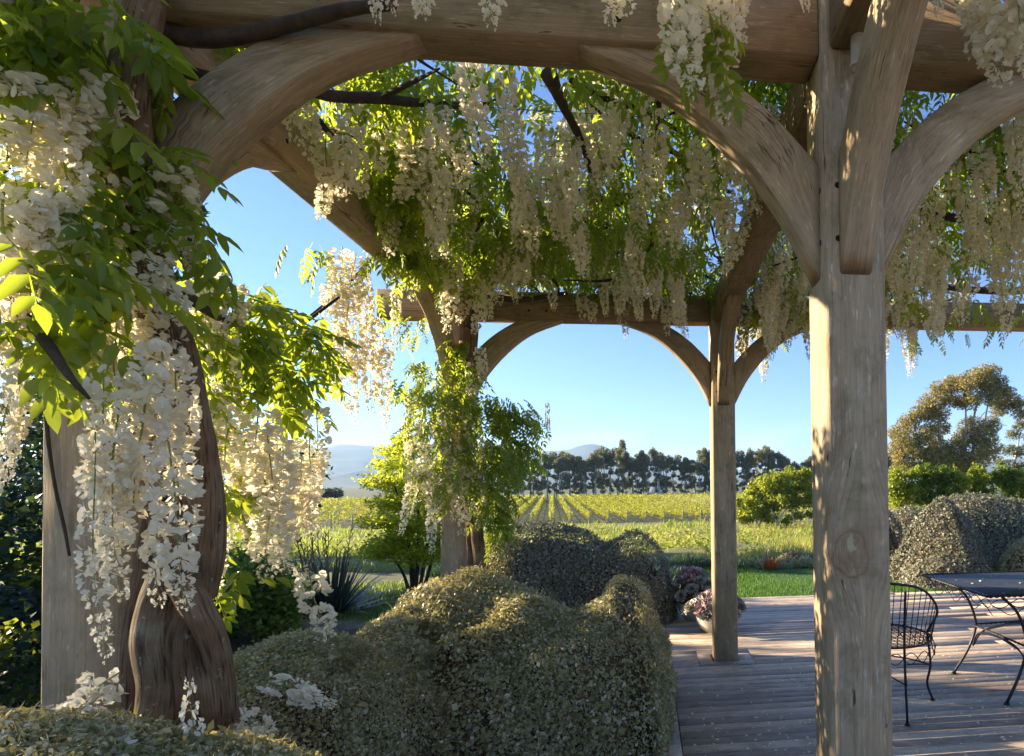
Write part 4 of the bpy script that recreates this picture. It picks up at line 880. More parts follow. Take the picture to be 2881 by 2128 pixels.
table = thing('wire_table', 'black wrought iron garden table with scrolled wire apron at the right edge', 'table')
TX0, TX1, TY0, TY1, TZ = 3.80, 5.3, 1.90, 2.88, .725
def rope(path, rad, nm, par, n):
    mb = MB(); P = spline(path, n); T = np.gradient(P, axis=0); T /= np.linalg.norm(T, axis=1)[:, None]+1e-9
    A_ = np.cross(T, [0, 0, 1.0]); A_ /= np.linalg.norm(A_, axis=1)[:, None]+1e-9; B_ = np.cross(T, A_)
    for ph in (0, math.pi):
        th = np.arange(n)*.9+ph; Q_ = P+(A_*np.cos(th)[:, None]+B_*np.sin(th)[:, None])*rad*.6; tube(mb, Q_, rad*.62, n, 5)
    return mb.build(nm, m_iron, par, True)
cor = [(TX0, TY0), (TX1, TY0), (TX1, TY1), (TX0, TY1)]
for i in range(4):
    (x0, y0), (x1, y1) = cor[i], cor[(i+1) % 4]; n_ = int(math.hypot(x1-x0, y1-y0)/.012)
    rope([(x0, y0, TZ), ((x0+x1)/2, (y0+y1)/2, TZ), (x1, y1, TZ)], .010, 'rope_edge', table, n_)
m_top = simple('mesh_table_top', (.02, .024, .034), .42, .2, .3, noise=(9, [(.35, (.008, .010, .016)), (.6, (.018, .022, .03)), (.8, (.06, .06, .065))]))
mb = MB()
for k in range(96):
    x = TX0+.01+(TX1-TX0-.02)*k/95; box(mb, x-.0050, x+.0050, TY0+.006, TY1-.006, TZ-.004, TZ+.002, 1, .001)
for k in range(7):
    y = TY0+.05+(TY1-TY0-.1)*k/6; box(mb, TX0+.008, TX1-.008, y-.006, y+.006, TZ-.010, TZ-.0045, 0, .001)
o = mb.build('top_mesh', m_top, table); o['kind'] = 'stuff'
for i in range(4):
    (x0, y0), (x1, y1) = cor[i], cor[(i+1) % 4]; L_ = math.hypot(x1-x0, y1-y0); n_ = int(L_/.02); mb = MB()
    cxm, cym = (TX0+TX1)/2, (TY0+TY1)/2
    for ph, z0, am in ((0, .055, .028), (math.pi, .055, .028), (1.6, .105, .030)):
        pts = []
        for k in range(n_+1):
            t_ = k/n_; x = x0+(x1-x0)*t_; y = y0+(y1-y0)*t_; ix, iy = (cxm-x), (cym-y); q = math.hypot(ix, iy)
            pts.append((x+ix/q*.03*(z0/.055), y+iy/q*.03*(z0/.055), TZ-z0+am*math.sin(t_*L_*22+ph)))
        tube(mb, pts, .0032, len(pts)*2, 5)
    mb.build('scrolled_apron', m_iron, table, True)
legs = [(TX0+.13, TY0+.02, -1, -.15), (TX0+.11, TY1-.29, -1, .2), (TX1-.2, TY0+.05, 1, -.3), (TX1-.2, TY1-.2, 1, .3)]
for (fx, fy, ox, oy) in legs:
    pts = [(fx-.03*0+ox*.02, fy+oy*.02, TZ-.008), (fx-ox*.10, fy-oy*.10, .60), (fx-ox*.165, fy-oy*.165, .42), (fx-ox*.15, fy-oy*.15, .30), (fx-ox*.09, fy-oy*.09, .16), (fx+ox*.0, fy, .012)]
    lg = wire(pts, .0105, 'leg', table, 26, 8); mbf = MB(); lathe(mbf, [(0, .016), (.014, .014), (.022, .003), (.022, .0), (0, 0)], 12, (fx, fy, 0)); mbf.build('foot', m_iron, lg, True)
SZ = .375; c4 = [(legs[0][0]+.16, legs[0][1]+.01), (legs[2][0]-.16, legs[2][1]), (legs[3][0]-.16, legs[3][1]), (legs[1][0]+.16, legs[1][1])]
for i in range(4):
    (x0, y0), (x1, y1) = c4[i], c4[(i+1) % 4]; n_ = int(math.hypot(x1-x0, y1-y0)/.012)
    rope([(x0, y0, SZ), ((x0+x1)/2, (y0+y1)/2, SZ), (x1, y1, SZ)], .008, 'shelf_edge', table, n_)
    xm, ym = (x0+x1)/2, (y0+y1)/2
    for d_ in (0, .012): wire([(x0, y0, .21), (x0+(xm-x0)*.18, y0+(ym-y0)*.18, .31), (x0+(xm-x0)*.5, y0+(ym-y0)*.5, .352-d_), (xm, ym, .368-d_), (x1+(xm-x1)*.5, y1+(ym-y1)*.5, .352-d_), (x1+(xm-x1)*.18, y1+(ym-y1)*.18, .31), (x1, y1, .21)], .006, 'arched_stay', table, 24, 6)
mb = MB()
for k in range(40):
    x = c4[0][0]+.01+(c4[1][0]-c4[0][0]-.02)*k/39; tube(mb, [(x, c4[0][1], SZ), (x, c4[3][1], SZ)], .0022, 2, 4)
mb.build('shelf_mesh', m_iron, table)

# ------------------------------------------------------------------ petals that have dropped
PV = np.array([(-.5, 0, .12), (-.2, .4, .05), (.35, .33, .1), (.5, 0, .2), (.3, -.35, .1), (-.2, -.4, .02)], float); PF = np.array([[0, 1, 2, 3], [3, 4, 5, 0]])
def petals(name, P, size, label):
    n = len(P); V, F, r = scatter(PV, PF, P, rotz(RNG.uniform(0, 6.28, n))@rotx(RNG.normal(0, .3, n)), size*RNG.uniform(.5, 1.3, n), RNG.random(n)*.99)
    tag(build(name, V, F, m_petal, None, None, r), label, 'petals', kind='stuff')
P = []
for k in range(1200):
    if RNG.random() < .5:
        c = RNG.uniform([1.8, -.5], [6.5, 3.2]); P.append([c[0], c[1], .003])
        for q in range(RNG.integers(0, 3)): P.append([c[0]+RNG.normal(0, .03), c[1]+RNG.normal(0, .03), .003])
    else: P.append([RNG.uniform(1.8, 6.5), RNG.uniform(-.5, 2.0), .003])
P = [p for p in P if not (abs(p[0]-PA) < .12 and abs(p[1]) < .12)]
petals('fallen_petals', np.array(P), .018, 'white wisteria petals scattered over the deck boards')
P = []
for (Q_, N_), m_ in zip(HP[:4], (420, 160, 260, 160)):
    c_ = np.where(N_[:, 2] > .2)[0]; c_ = c_[RNG.permutation(len(c_))[:m_]]; P.append(Q_[c_]+N_[c_]*.006)
petals('fallen_petals', np.concatenate(P), .017, 'white petals caught on top of the clipped hedges')
P = np.stack([RNG.uniform(TX0+.1, TX1, 40), RNG.uniform(TY0+.05, TY1-.05, 40), np.full(40, TZ+.004)], -1); petals('fallen_petals', P, .02, 'white petals lying on the black garden table')

# ------------------------------------------------------------------ bowl with frilly succulents behind the second post
m_pot = simple('glazed_bowl', (.42, .40, .34), .6, noise=(8, [(.35, (.38, .36, .30)), (.6, (.56, .53, .46))]), bump=.1)
m_suc = leafmat('frilly_leaf', [(0, (.26, .28, .22)), (.5, (.38, .38, .31)), (1, (.5, .47, .40))], (.2, .2, .1), .1, .6)
m_sucp = leafmat('pink_frilly_leaf', [(0, (.44, .24, .26)), (.5, (.54, .37, .37)), (1, (.58, .50, .45))], (.5, .3, .3), .1, .6)
def rosette(seed, col):
    r = np.random.default_rng(seed); mb = MB()
    for k in range(26):
        a = k*2.4; t = k/25; l = .030+.062*t; el = 1.25-1.15*t+r.normal()*.08; w = l*.85; n_ = 9
        d = np.array([math.cos(a)*math.cos(el), math.sin(a)*math.cos(el), math.sin(el)]); s_ = np.array([-math.sin(a), math.cos(a), 0]); nn = np.cross(d, s_)*-1
        V = [np.array([0, 0, -.01])]
        for i in range(n_):
            u = i/(n_-1)*2-1; rr = l*(1-.22*u*u)*(1+.08*r.normal()); fr = .012*math.sin(i*2.6+r.uniform(0, 3))
            V.append(d*rr+s_*u*w*.62+nn*(fr+.012*u*u))
        mb.add(np.array(V), [(0, i, i+1) for i in range(1, n_)], None, None, r.random()*.99)
    o = mb.build('rosette', col); d_ = o.data; bpy.data.objects.remove(o); return d_
ros = [rosette(s_, m_suc) for s_ in (1, 2)]; rosp = [rosette(s_, m_sucp) for s_ in (3, 4)]
def planter(px_, py_, top, rad, plab, slab, n_):
    pot = thing('planter_bowl', plab, 'planter', loc=(px_, py_, 0)); k_ = rad/.30
    mb = MB(); lathe(mb, [(r_*k_, z_) for r_, z_ in [(0, 0), (.11, 0), (.12, .012), (.16, .05), (.195, .11), (.208, .17), (.212, .188), (.2, .19), (.192, .17), (.15, .16), (0, .16)]], 36); mb.build('bowl', m_pot, pot, True)
    suc = thing('frilly_succulent', slab, 'succulent')
    for k in range(n_):
        a = k*2.4; t = math.sqrt((k+.5)/n_); x = px_+rad*t*math.cos(a); y = py_+rad*.85*t*math.sin(a); z = .20+(top-.25)*(1-t**2.2)+random.uniform(-.02, .03)
        pink = (t < .55 and random.random() < .85) or random.random() < .15
        M = Matrix.Translation((x, y, z)) @ Matrix.Rotation(.95*t, 4, Vector((-math.sin(a), math.cos(a), 0))) @ Matrix.Rotation(random.uniform(0, 6), 4, 'Z') @ Matrix.Scale(random.uniform(.8, 1.1), 4)
        inst('rosette', random.choice(rosp if pink else ros), suc, M)
    mb = MB(); lathe(mb, [(0, top-.06), (rad*.3, top-.08), (rad*.5, top-.16), (rad*.6, .2), (rad*.55, .16)], 20, (px_, py_, 0)); mb.build('stalks', m_core, suc, True)
planter(2.24, 4.24, .42, .30, 'round off-white bowl planter on the deck right behind the middle post', 'grey-green frilly succulents with pink hearts in the nearer bowl behind the middle post', 32)
planter(2.06, 4.85, .60, .26, 'second bowl planter standing behind the nearer off-white bowl', 'taller heap of rose-pink frilly succulents just behind the nearer bowl', 28)

# ------------------------------------------------------------------ plants near the deck
def crown(nm, parent, mat, clumps, n, size, squash=.5, shell=.35, drop=0):
    """leaf faces gathered in clumps: (x,y,z,rx,ry,rz)"""
    C = np.array([c[:3] for c in clumps]); Rr = np.array([c[3:6] for c in clumps]); w = (Rr.prod(1))**(2/3.); w /= w.sum()
    i = RNG.choice(len(clumps), n, p=w); q = RNG.normal(size=(n, 3)); q /= np.linalg.norm(q, axis=1)[:, None]; q *= (RNG.random(n)**shell)[:, None]
    P = C[i]+q*Rr[i]; P += .12*Rr[i]*np.stack([vnoise(P, 3/Rr.mean(), 1), vnoise(P, 3/Rr.mean(), 2), vnoise(P, 3/Rr.mean(), 3)], -1)
    Rm = rotz(RNG.uniform(0, 6.28, n))@roty(RNG.normal(drop, .6, n))@rotx(RNG.normal(0, .6, n))
    V, F, r = scatter(LQV, LQF, P, Rm, size*RNG.uniform(.6, 1.4, n), RNG.random(n)*.99)
    o = build(nm, V, F, mat, parent, None, r); return o
m_bright = leafmat('bright_maple_leaf', [(0, (.14, .19, .015)), (.6, (.23, .28, .02)), (1, (.32, .33, .04))], (.70, .76, .06), .55, .5)
m_green = leafmat('mid_green_leaf', [(0, (.045, .085, .015)), (.6, (.09, .15, .025)), (1, (.15, .20, .035))], (.35, .48, .05), .35, .5)
m_yel = leafmat('yellow_green_leaf', [(0, (.11, .15, .015)), (.6, (.19, .24, .03)), (1, (.28, .29, .05))], (.60, .66, .07), .45, .5)
m_darkg = leafmat('dark_green_leaf', [(0, (.012, .028, .012)), (.6, (.022, .045, .016)), (1, (.045, .07, .022))], (.1, .18, .03), .2, .5)
mp_ = thing('maple_shrub', 'bright yellow-green feathery shrub behind the far left post', 'shrub')
base = at(905, 1250, 6.2); base.z = float(gz(base.x, base.y))
for (dx, dy) in ((850, 1010), (900, 960), (940, 1030), (870, 1110), (960, 1120), (830, 1180)):
    p = at(dx, dy+10, 6.2); branch(mp_, [tuple(base), ((base.x+p.x)/2+.05, 6.25, (base.z+p.z)/2+.1), tuple(p)], [.03, .018, .006], m_darkbark, 'trunk', n=10)
cl = []
for (dx, dy, w, h) in [(850, 985, 40, 10), (885, 965, 35, 10), (910, 985, 60, 16), (860, 1015, 55, 12), (930, 1030, 60, 18), (850, 1050, 62, 14), (900, 1070, 60, 18), (860, 1100, 60, 16), (840, 1140, 60, 16), (900, 1150, 60, 22), (870, 1185, 70, 20), (950, 1110, 50, 24), (960, 1180, 50, 24), (830, 1205, 50, 16), (920, 1215, 60, 18), (1000, 1080, 50, 20), (1010, 1160, 50, 20), (820, 1060, 30, 8)]:
    for q in range(2):
        Y = 6.2+random.uniform(-.45, .45); p = at(dx+random.uniform(-8, 8), dy, Y); s_ = 1/165.; cl.append((p.x, p.y, p.z, w*s_, w*s_*.8, h*s_*1.3))
crown('crown', mp_, m_bright, cl, 30000, .040, shell=.9)
dk = thing('garden_shrub', 'dark green leafy shrub low between the twisted trunks and the flax', 'shrub')
cl = []
for (dx, dy, w) in [(520, 1260, 50), (570, 1280, 55), (620, 1300, 50), (480, 1310, 50), (560, 1340, 60), (630, 1350, 45), (500, 1370, 40), (600, 1240, 30), (440, 1240, 60), (400, 1300, 60)]:
    p = at(dx, dy, 4.8); cl.append((p.x, 4.8+random.uniform(-.3, .3), p.z, w/190, w/190, w/200))
crown('foliage', dk, m_green, cl, 9000, .055, shell=.3)
branch(dk, [tuple(at(560, 1400, 4.8)), tuple(at(555, 1330, 4.8)), tuple(at(550, 1270, 4.8))], [.03, .02, .01], m_darkbark, 'stem')
# flax
m_flax = leafmat('flax_blade', [(0, (.03, .045, .04)), (.6, (.06, .08, .07)), (1, (.12, .14, .11))], (.12, .2, .12), .15, .4)
fl = thing('flax_plant', 'spiky blue-green flax with tall dry seed stalks left of the bright shrub', 'flax')
c = atz(725, 1350, -.2); n = 210
def swords(name, c, n, lmin, lmax, w, mat, parent, spread=1.0, kink=.25, rnd=None):
    a = RNG.uniform(0, 6.28, n); el = RNG.uniform(.25, 1.45, n); l = RNG.uniform(lmin, lmax, n)
    d = np.stack([np.cos(a)*np.cos(el), np.sin(a)*np.cos(el), np.sin(el)], -1); s = np.stack([-np.sin(a), np.cos(a), 0*a], -1)
    P0 = np.array(c)+np.stack([np.cos(a)*.05, np.sin(a)*.05, 0*a], -1)*spread; V = []
    for t, ww in ((0, .7), (.35, 1), (.7, .8), (1, .08)):
        p = P0+d*(l*t)[:, None]+np.array([0, 0, -1.0])*(l*kink*t*t*np.cos(el))[:, None]; V += [p-s*w*ww/2, p+s*w*ww/2]
    V = np.stack(V, 1).reshape(-1, 3); o_ = (np.arange(n)*8)[:, None]
    F = np.concatenate([o_+np.array([[0, 1, 3, 2]]), o_+np.array([[2, 3, 5, 4]]), o_+np.array([[4, 5, 7, 6]])])
    return build(name, V, F, mat, parent, None, np.repeat(RNG.random(n)*.99, 8))
swords('blades', tuple(c), 260, .5, 1.05, .035, m_flax, fl); swords('blades', (c.x-.55, c.y+.3, c.z), 160, .4, .85, .035, m_flax, fl)
m_dry = leafmat('dry_stalk', [(0, (.20, .13, .07)), (1, (.36, .27, .16))], (.4, .3, .15), .1, .7)
for k in range(13):
    dx = random.uniform(640, 790); p = at(dx, random.uniform(1130, 1190), c.y+random.uniform(-.3, .3)); b0 = (c.x+(p.x-c.x)*.5, p.y, c.z)
    sk = branch(fl, [b0, ((b0[0]+p.x)/2, p.y, (c.z+p.z)/2), tuple(p)], [.008, .007, .003], m_dry, 'seed_stalk', 0, 5, 8)
    mb = MB()
    for q in range(7):
        t_ = .5+.07*q; z_ = c.z+(p.z-c.z)*t_; x_ = b0[0]+(p.x-b0[0])*t_; a = random.uniform(0, 6.28)
        tube(mb, [(x_, p.y, z_), (x_+.05*math.cos(a), p.y+.05*math.sin(a), z_+.07)], .006, 3, 4)
    mb.build('seed_pod', m_dry, sk)
# dry grass mound
m_straw = leafmat('straw_blade', [(0, (.16, .13, .09)), (.5, (.30, .25, .17)), (1, (.42, .38, .30))], (.35, .3, .2), .2, .7)
cst = atz(640, 1440, -.2); n = 9000; a = RNG.uniform(0, 6.28, n); q = np.sqrt(RNG.random(n)); P = np.stack([cst.x-.1+q*np.cos(a)*.95, cst.y+.25+q*np.sin(a)*.45, -.2+.16*(1-q*q)], -1)
V, F, r = blades(P, RNG.uniform(.08, .2, n), .004, 1.6, curve=.9)
st = thing('dry_grass_tussock', 'mound of fine dry grey grass behind the small hedge hump', 'grass'); o = build('grass_blades', V, F, m_straw, st, None, r); o['kind'] = 'stuff'
# dark bank of shrubs along the left edge
lb = thing('dark_hedge_bank', 'tall dark leafy hedge at the left edge behind the vine post', 'hedge')
cl = []
for k in range(34):
    x = random.uniform(-5.6, -2.9); y = random.uniform(1.4, 6.5); z = random.uniform(-.2, 1.7); cl.append((x, y, z, .6, .6, .5))
crown('foliage', lb, m_darkg, cl, 15000, .085, shell=.4)
cl = [(random.uniform(-4.2, -3.3), random.uniform(3, 4.4), random.uniform(.2, 1.6), .3, .3, .22) for k in range(7)]
crown('sunlit_shoots', lb, m_yel, cl, 1600, .07, shell=.5)
branch(lb, [(-4.2, 4, -.3), (-4.1, 4, .8), (-4.0, 4, 1.8)], [.06, .05, .03], m_darkbark, 'trunk')
gc = []
P = []
for k in range(26000):
    x = RNG.uniform(-5, 1.7); y = RNG.uniform(.8, 9); P.append((x, y, float(gz(x, y))))
P = np.array(P); V, F, r = blades(P, RNG.uniform(.05, .16, len(P)), .014, .8)
tag(build('ground_cover', V, F, m_green, rnd=r), 'low dark green ground cover on the garden bed left of the deck', 'ground cover', kind='stuff')
# border between lawn and meadow
m_teal = leafmat('reed_blade', [(0, (.025, .05, .03)), (.6, (.045, .08, .045)), (1, (.08, .11, .06))], (.15, .3, .12), .2, .5)
n = 26000; x = RNG.uniform(-2.5, 9, n); y = RNG.uniform(9.75, 11.2, n)+.25*np.sin(x*1.3); lf = RNG.random(n) < .38; x = np.where(lf, RNG.uniform(1.0, 2.45, n), x); y = np.where(lf, RNG.uniform(6.3, 10.5, n), y); P = np.stack([x, y, gz(x, y)-.05], -1)
V, F, r = blades(P, (.22+.12*(vnoise(P, .9, 4)))*RNG.uniform(.6, 1.2, n), .016, .7); tag(build('reed_border', V, F, m_teal, rnd=r), 'dark teal reeds edging the far side of the lawn', 'reeds', kind='stuff')
m_orange = leafmat('orange_blade', [(0, (.40, .06, .02)), (.6, (.50, .12, .03)), (1, (.55, .25, .08))], (.7, .2, .05), .25, .5)
def spiky(name, label, cat, dx, dy, Y, n, l0, l1, w, mat):
    t_ = thing(name, label, cat); p = at(dx, dy, Y); swords('blades', (p.x, Y, p.z), n, l0, l1, w, mat, t_, .4, .2); return t_
spiky('cordyline', 'spiky orange-red plant at the far edge of the lawn', 'cordyline', 1684, 1250, 9.15, 170, .16, .34, .035, m_orange)
m_dryp = leafmat('tan_spike', [(0, (.30, .24, .13)), (1, (.45, .38, .22))], (.5, .4, .2), .2, .6)
spiky('cordyline', 'pale spiky plant with a tan fan just behind the orange plant', 'cordyline', 1672, 1248, 9.35, 80, .3, .46, .018, m_dryp)
spiky('yucca', 'spiky yellow plant peeping over the tan mound by the front post', 'yucca', 1748, 1235, 9.5, 80, .25, .42, .022, m_dryp)
hedge('tan_shrub', 'low tan dome of twigs beside the orange plant', [dome(1728, 1208, 9.45, .34, .25, -.25)], 5000, .03, m_dryp, cullback=False)
fs = thing('flowering_shrub', 'low pale yellow flowering shrub at the lawn edge by the front post', 'shrub')
cl = [(at(dx, dy, 9.15).x, 9.15, at(dx, dy, 9.15).z, .15, .12, .09) for dx, dy in ((1710, 1240), (1735, 1232), (1760, 1226), (1770, 1236), (1745, 1243))]
m_pale = leafmat('pale_flower', [(0, (.25, .30, .12)), (.5, (.5, .48, .25)), (1, (.7, .66, .45))], (.6, .55, .3), .3, .6)
crown('flowers', fs, m_pale, cl, 2400, .035)
m_tan = leafmat('tan_grass', [(0, (.28, .17, .07)), (.6, (.42, .27, .11)), (1, (.5, .36, .17))], (.6, .4, .15), .3, .6)
for k, (dx, dy, Y, lb_) in enumerate(((1515, 1226, 12.5, 'wide tuft of orange-tan feathery grass beyond the lawn, left of the middle post'), (1600, 1230, 12.8, 'tuft of orange-tan grass right behind the middle post'), (1140, 1215, 8.5, 'tan grass tuft behind the wavy hedge beside the far left post'))):
    t_ = thing('tan_grass_tuft', lb_, 'grass tuft'); p = at(dx, dy, Y); n = 900; q = RNG.normal(0, .28, (n, 2)); V, F, r = blades(np.stack([p.x+q[:, 0]*1.5, Y+q[:, 1], np.full(n, p.z-.12)], -1), RNG.uniform(.2, .42, n), .012, .9)
    o = build('grass_blades', V, F, m_tan, t_, None, r); o['kind'] = 'stuff'

# ------------------------------------------------------------------ meadow
m_mead = leafmat('meadow_grass', [(0, (.10, .16, .02)), (.4, (.17, .23, .03)), (.8, (.25, .28, .05)), (1, (.36, .30, .11))], (.50, .60, .07), .4, .6, vary=(.32, (.42, .30, .13), 1.0))
n = 46000; t_ = RNG.random(n)**1.5; y = 11+36*t_; x = CX+(y+2)*RNG.uniform(-.98, .74, n); P = np.stack([x, y, gz(x, y)-.05], -1)
lum = np.clip(vnoise(P, .55, 77)+.5*vnoise(P, 1.6, 78), -1, 1.4)
V, F, r = blades(P, (.32+.26*lum)*RNG.uniform(.5, 1.2, n)*(.75+.5*t_), .018+.05*t_, .8)
tag(build('meadow_grass', V, F, m_mead, rnd=r), 'rough sunlit tussock grass sloping from the lawn to the vineyard', 'grass', kind='stuff')
cl = []
for k in range(150):
    y = 12.5+33*random.random()**1.2; x = CX+(y+2)*random.uniform(-.9, .72); s_ = random.uniform(.3, .7); cl.append((x, y, float(gz(x, y))+.12, s_*1.3, s_, s_*.7))
o = crown('meadow_shrubs', None, m_mead, cl, 42000, .09, shell=.4); tag(o, 'low green scrubby growth scattered among the meadow grass', 'undergrowth', kind='stuff')

# ------------------------------------------------------------------ vineyard
m_vine = leafmat('grapevine_leaf', [(0, (.19, .22, .02)), (.5, (.28, .30, .03)), (1, (.38, .38, .06))], (.62, .62, .06), .4, .5)
m_soil = simple('bare_soil', (.11, .085, .055), .95)
m_vpost = simple('vineyard_post', (.50, .45, .30), .8)
az = math.atan2(1204*KD-PX, FPX)+YAW; VD = np.array([math.sin(az), math.cos(az)]); VN = np.array([VD[1], -VD[0]])
V0 = np.array([CX, CY])
mb = MB(); box(mb, -.03, .03, -.03, .03, -.05, .98, 2, .003); ps = mb.build('stake', m_vpost).data; bpy.data.objects.remove(bpy.data.objects['stake'])
ORD = 'first second third fourth fifth sixth seventh eighth ninth tenth eleventh twelfth thirteenth fourteenth fifteenth sixteenth seventeenth eighteenth nineteenth twentieth'.split()
def ordw(n):
    if n < 20: return ORD[n]
    t_, u_ = divmod(n+1, 10); return ('twentieth thirtieth fortieth fiftieth sixtieth'.split()[t_-2]) if u_ == 0 else 'twenty thirty forty fifty sixty'.split()[t_-2]+'-'+ORD[u_-1]
POSTS = ((990, 'far left post'), (1583, 'middle post'), (1865, 'front post'))
cnt = {}
def rowlabel(x, what='row of grapevines', tail='in the vineyard'):
    if x < 990: key = 'left of the far left post'
    elif x < 1583: key = 'right of the far left post'
    elif x < 1865: key = 'right of the middle post'
    else: key = 'right of the front post'
    k_ = cnt.get((what, key), 0); cnt[(what, key)] = k_+1
    return '%s %s %s %s' % (ordw(k_), what, key, tail)

GZV = -1.75; SP = 1.53
mb = MB(); box(mb, -.045, .045, -.045, .045, -.1, 1.02, 2, .004); pm = mb.build('end_post', m_vpost).data; bpy.data.objects.remove(bpy.data.objects['end_post'])
for k in sorted(range(-44, 40), key=lambda k_: (k_ < -3, k_ if k_ >= -3 else -k_)):
    off = k*SP+.05*math.sin(k*3.1)
    t0 = (50.0-V0[1]-VN[1]*off)/VD[1]; t1 = (131.0-V0[1]-VN[1]*off)/VD[1]
    s = V0+VN*off+VD*t0; e_ = V0+VN*off+VD*t1
    if not (inview((s[0], s[1], -1)) or inview((e_[0], e_[1], -1)) or inview(((s[0]+e_[0])/2, (s[1]+e_[1])/2, -1))): continue
    q = pix((s[0], s[1], -1.3)); nth = k
    row = thing('vine_row', rowlabel(q[0]), 'vine row', 'parallel rows of grapevines in the vineyard')
    near = -8 < k < 12; n = 3400 if near else 1500
    tt = RNG.random(n)**1.35; P = np.stack([s[0]+(e_[0]-s[0])*tt+RNG.normal(0, .075, n), s[1]+(e_[1]-s[1])*tt, GZV+.30+.55*RNG.random(n)+.10*vnoise(np.stack([tt*200+k, tt*0, tt*0], -1), 1, k+50)], -1)
    Rm = rotz(RNG.uniform(0, 6.28, n))@roty(RNG.uniform(-1, 1, n)); Vv, Ff, rr = scatter(LQV, LQF, P, Rm, (.17+.30*tt)*RNG.uniform(.7, 1.3, n), RNG.random(n)*.99)
    build('vine_leaves', Vv, Ff, m_vine, row, None, rr)
    mb = MB(); hw_ = .24; a_ = VN*hw_; mb.add([(*(s-a_), GZV+.02), (*(s+a_), GZV+.02), (*(e_+a_), GZV+.02), (*(e_-a_), GZV+.02)], None, [(0, 1, 2, 3)]); mb.build('soil_strip', m_soil, row)
    inst('end_post', pm, row, Matrix.Translation((s[0], s[1], GZV)))
    mb = MB()
    for j in range(1, 9):
        f = j/9; x, y = s+(e_-s)*f*.6; inst('stake', ps, row, Matrix.Translation((x, y, GZV)))
    mb = MB()
    for zz in (.5, .8): tube(mb, [(s[0], s[1], GZV+zz), (e_[0], e_[1], GZV+zz)], .012, 2, 4)
    mb.build('trellis_wire', m_vpost, row)

# ------------------------------------------------------------------ line of gum trees behind the vineyard
m_gum = leafmat('gum_leaf', [(0, (.09, .105, .07)), (.5, (.15, .17, .10)), (.85, (.24, .235, .12)), (1, (.38, .29, .13))], (.36, .36, .15), .3, .55)
m_gumbark = simple('gum_bark', (.22, .19, .15), .85, noise=(2, [(.35, (.34, .30, .25)), (.65, (.60, .55, .48))]))
protos = []
for v in range(5):
    r_ = random.Random(v+5); root = bpy.data.objects.new('gum_tree', None); H = 10.2
    mb = MB(); tops = []; nst = r_.choice((2, 3))
    for q in range(nst):
        x0 = r_.uniform(-.7, .7); xt = x0+r_.uniform(-.6, .6); tube(mb, [(x0, 0, -.3), (x0*.9+.1, .1, 3), (xt, 0, 6.5), (xt+r_.uniform(-.3, .3), 0, 9)], [.13, .10, .07, .03], 12, 6); tops.append(xt)
    for q in range(9):
        z = r_.uniform(3.2, 7.5); xt = r_.choice(tops); tube(mb, [(xt*.8, 0, z), (xt+r_.uniform(-1, 1), r_.uniform(-.7, .7), z+r_.uniform(.5, 1.2))], .035, 4, 4)
    tk = mb.build('trunk', m_gumbark, root, True)
    cl = []
    for q in range(15): z = r_.uniform(6.6, 9.6); xt = r_.choice(tops); cl.append((xt+r_.uniform(-1.1, 1.1), r_.uniform(-.9, .9), z, .60, .6, r_.uniform(.45, .9)))
    for q in range(18): z = r_.uniform(2.4, 6.8); xt = r_.choice(tops); cl.append((xt+r_.uniform(-1.25, 1.25), r_.uniform(-.9, .9), z, .42, .45, r_.uniform(.28, .5)))
    for q in range(4): z = r_.uniform(1.2, 2.8); cl.append((r_.uniform(-1.2, 1.2), r_.uniform(-.6, .6), z, .4, .4, .3))
    ck = crown('crown', root, m_gum, cl, 5200, .27, shell=.4, drop=.9)
    protos.append((tk.data, ck.data)); bpy.data.objects.remove(tk); bpy.data.objects.remove(ck); bpy.data.objects.remove(root)
tl = at(1080, 1080, 139); trr = at(1900, 1080, 139); nT = 66
for k in range(nT):
    f = k/(nT-1); dx = 1075+(1965-1075)*f; p = at(dx, 1080, 139+random.uniform(-2.5, 2.5))
    hh = 1.03+.11*math.sin(k*.75)+.10*math.sin(k*.33+1)+random.uniform(-.09, .09); 
    T_ = thing('gum_tree', rowlabel(dx, 'slim gum tree', 'behind the vineyard'), 'tree', 'gum trees in the row behind the vineyard')
    tk, ck = protos[k % 5]; a = random.uniform(-.5, .5)+(math.pi if k % 2 else 0)
    M = Matrix.Translation((p.x, p.y, GZV)) @ Matrix.Rotation(a, 4, 'Z') @ Matrix.Diagonal((random.uniform(.95, 1.2), 1, hh, 1))
    inst('trunk', tk, T_, M); inst('crown', ck, T_, M)
# pale shed glimpsed between their trunks
m_wall = simple('white_wall', (.75, .73, .68), .8); m_roof = simple('shed_roof', (.30, .30, .31), .6)
for (dx, w, lb_) in ((1437, 5.0, 'small white farm shed glimpsed between the gum trunks'), (1730, 3.4, 'low pale shed glimpsed at the right end of the gum row')):
    p = at(dx, 1066, 170); sh = thing('farm_shed', lb_, 'shed'); mb = MB(); box(mb, p.x-w/2, p.x+w/2, 169, 173, -1.8, .3, 0, .02); mb.build('wall', m_wall, sh)
    mb = MB(); mb.add([(p.x-w/2-.2, 168.8, .3), (p.x+w/2+.2, 168.8, .3), (p.x+w/2+.2, 171, 1.1), (p.x-w/2-.2, 171, 1.1), (p.x-w/2-.2, 173.2, .3), (p.x+w/2+.2, 173.2, .3)], [(0, 3, 4), (1, 5, 2)], [(0, 1, 2, 3), (3, 2, 5, 4)]); mb.build('roof', m_roof, sh)
    mb = MB(); box(mb, p.x-.5, p.x+.5, 168.95, 169.0, -1.75, -.2, 0, .005); mb.build('door', m_roof, sh)
dh = thing('shelter_belt', 'low dark hedge row far off at the left end of the vineyard', 'hedge')
cl = []
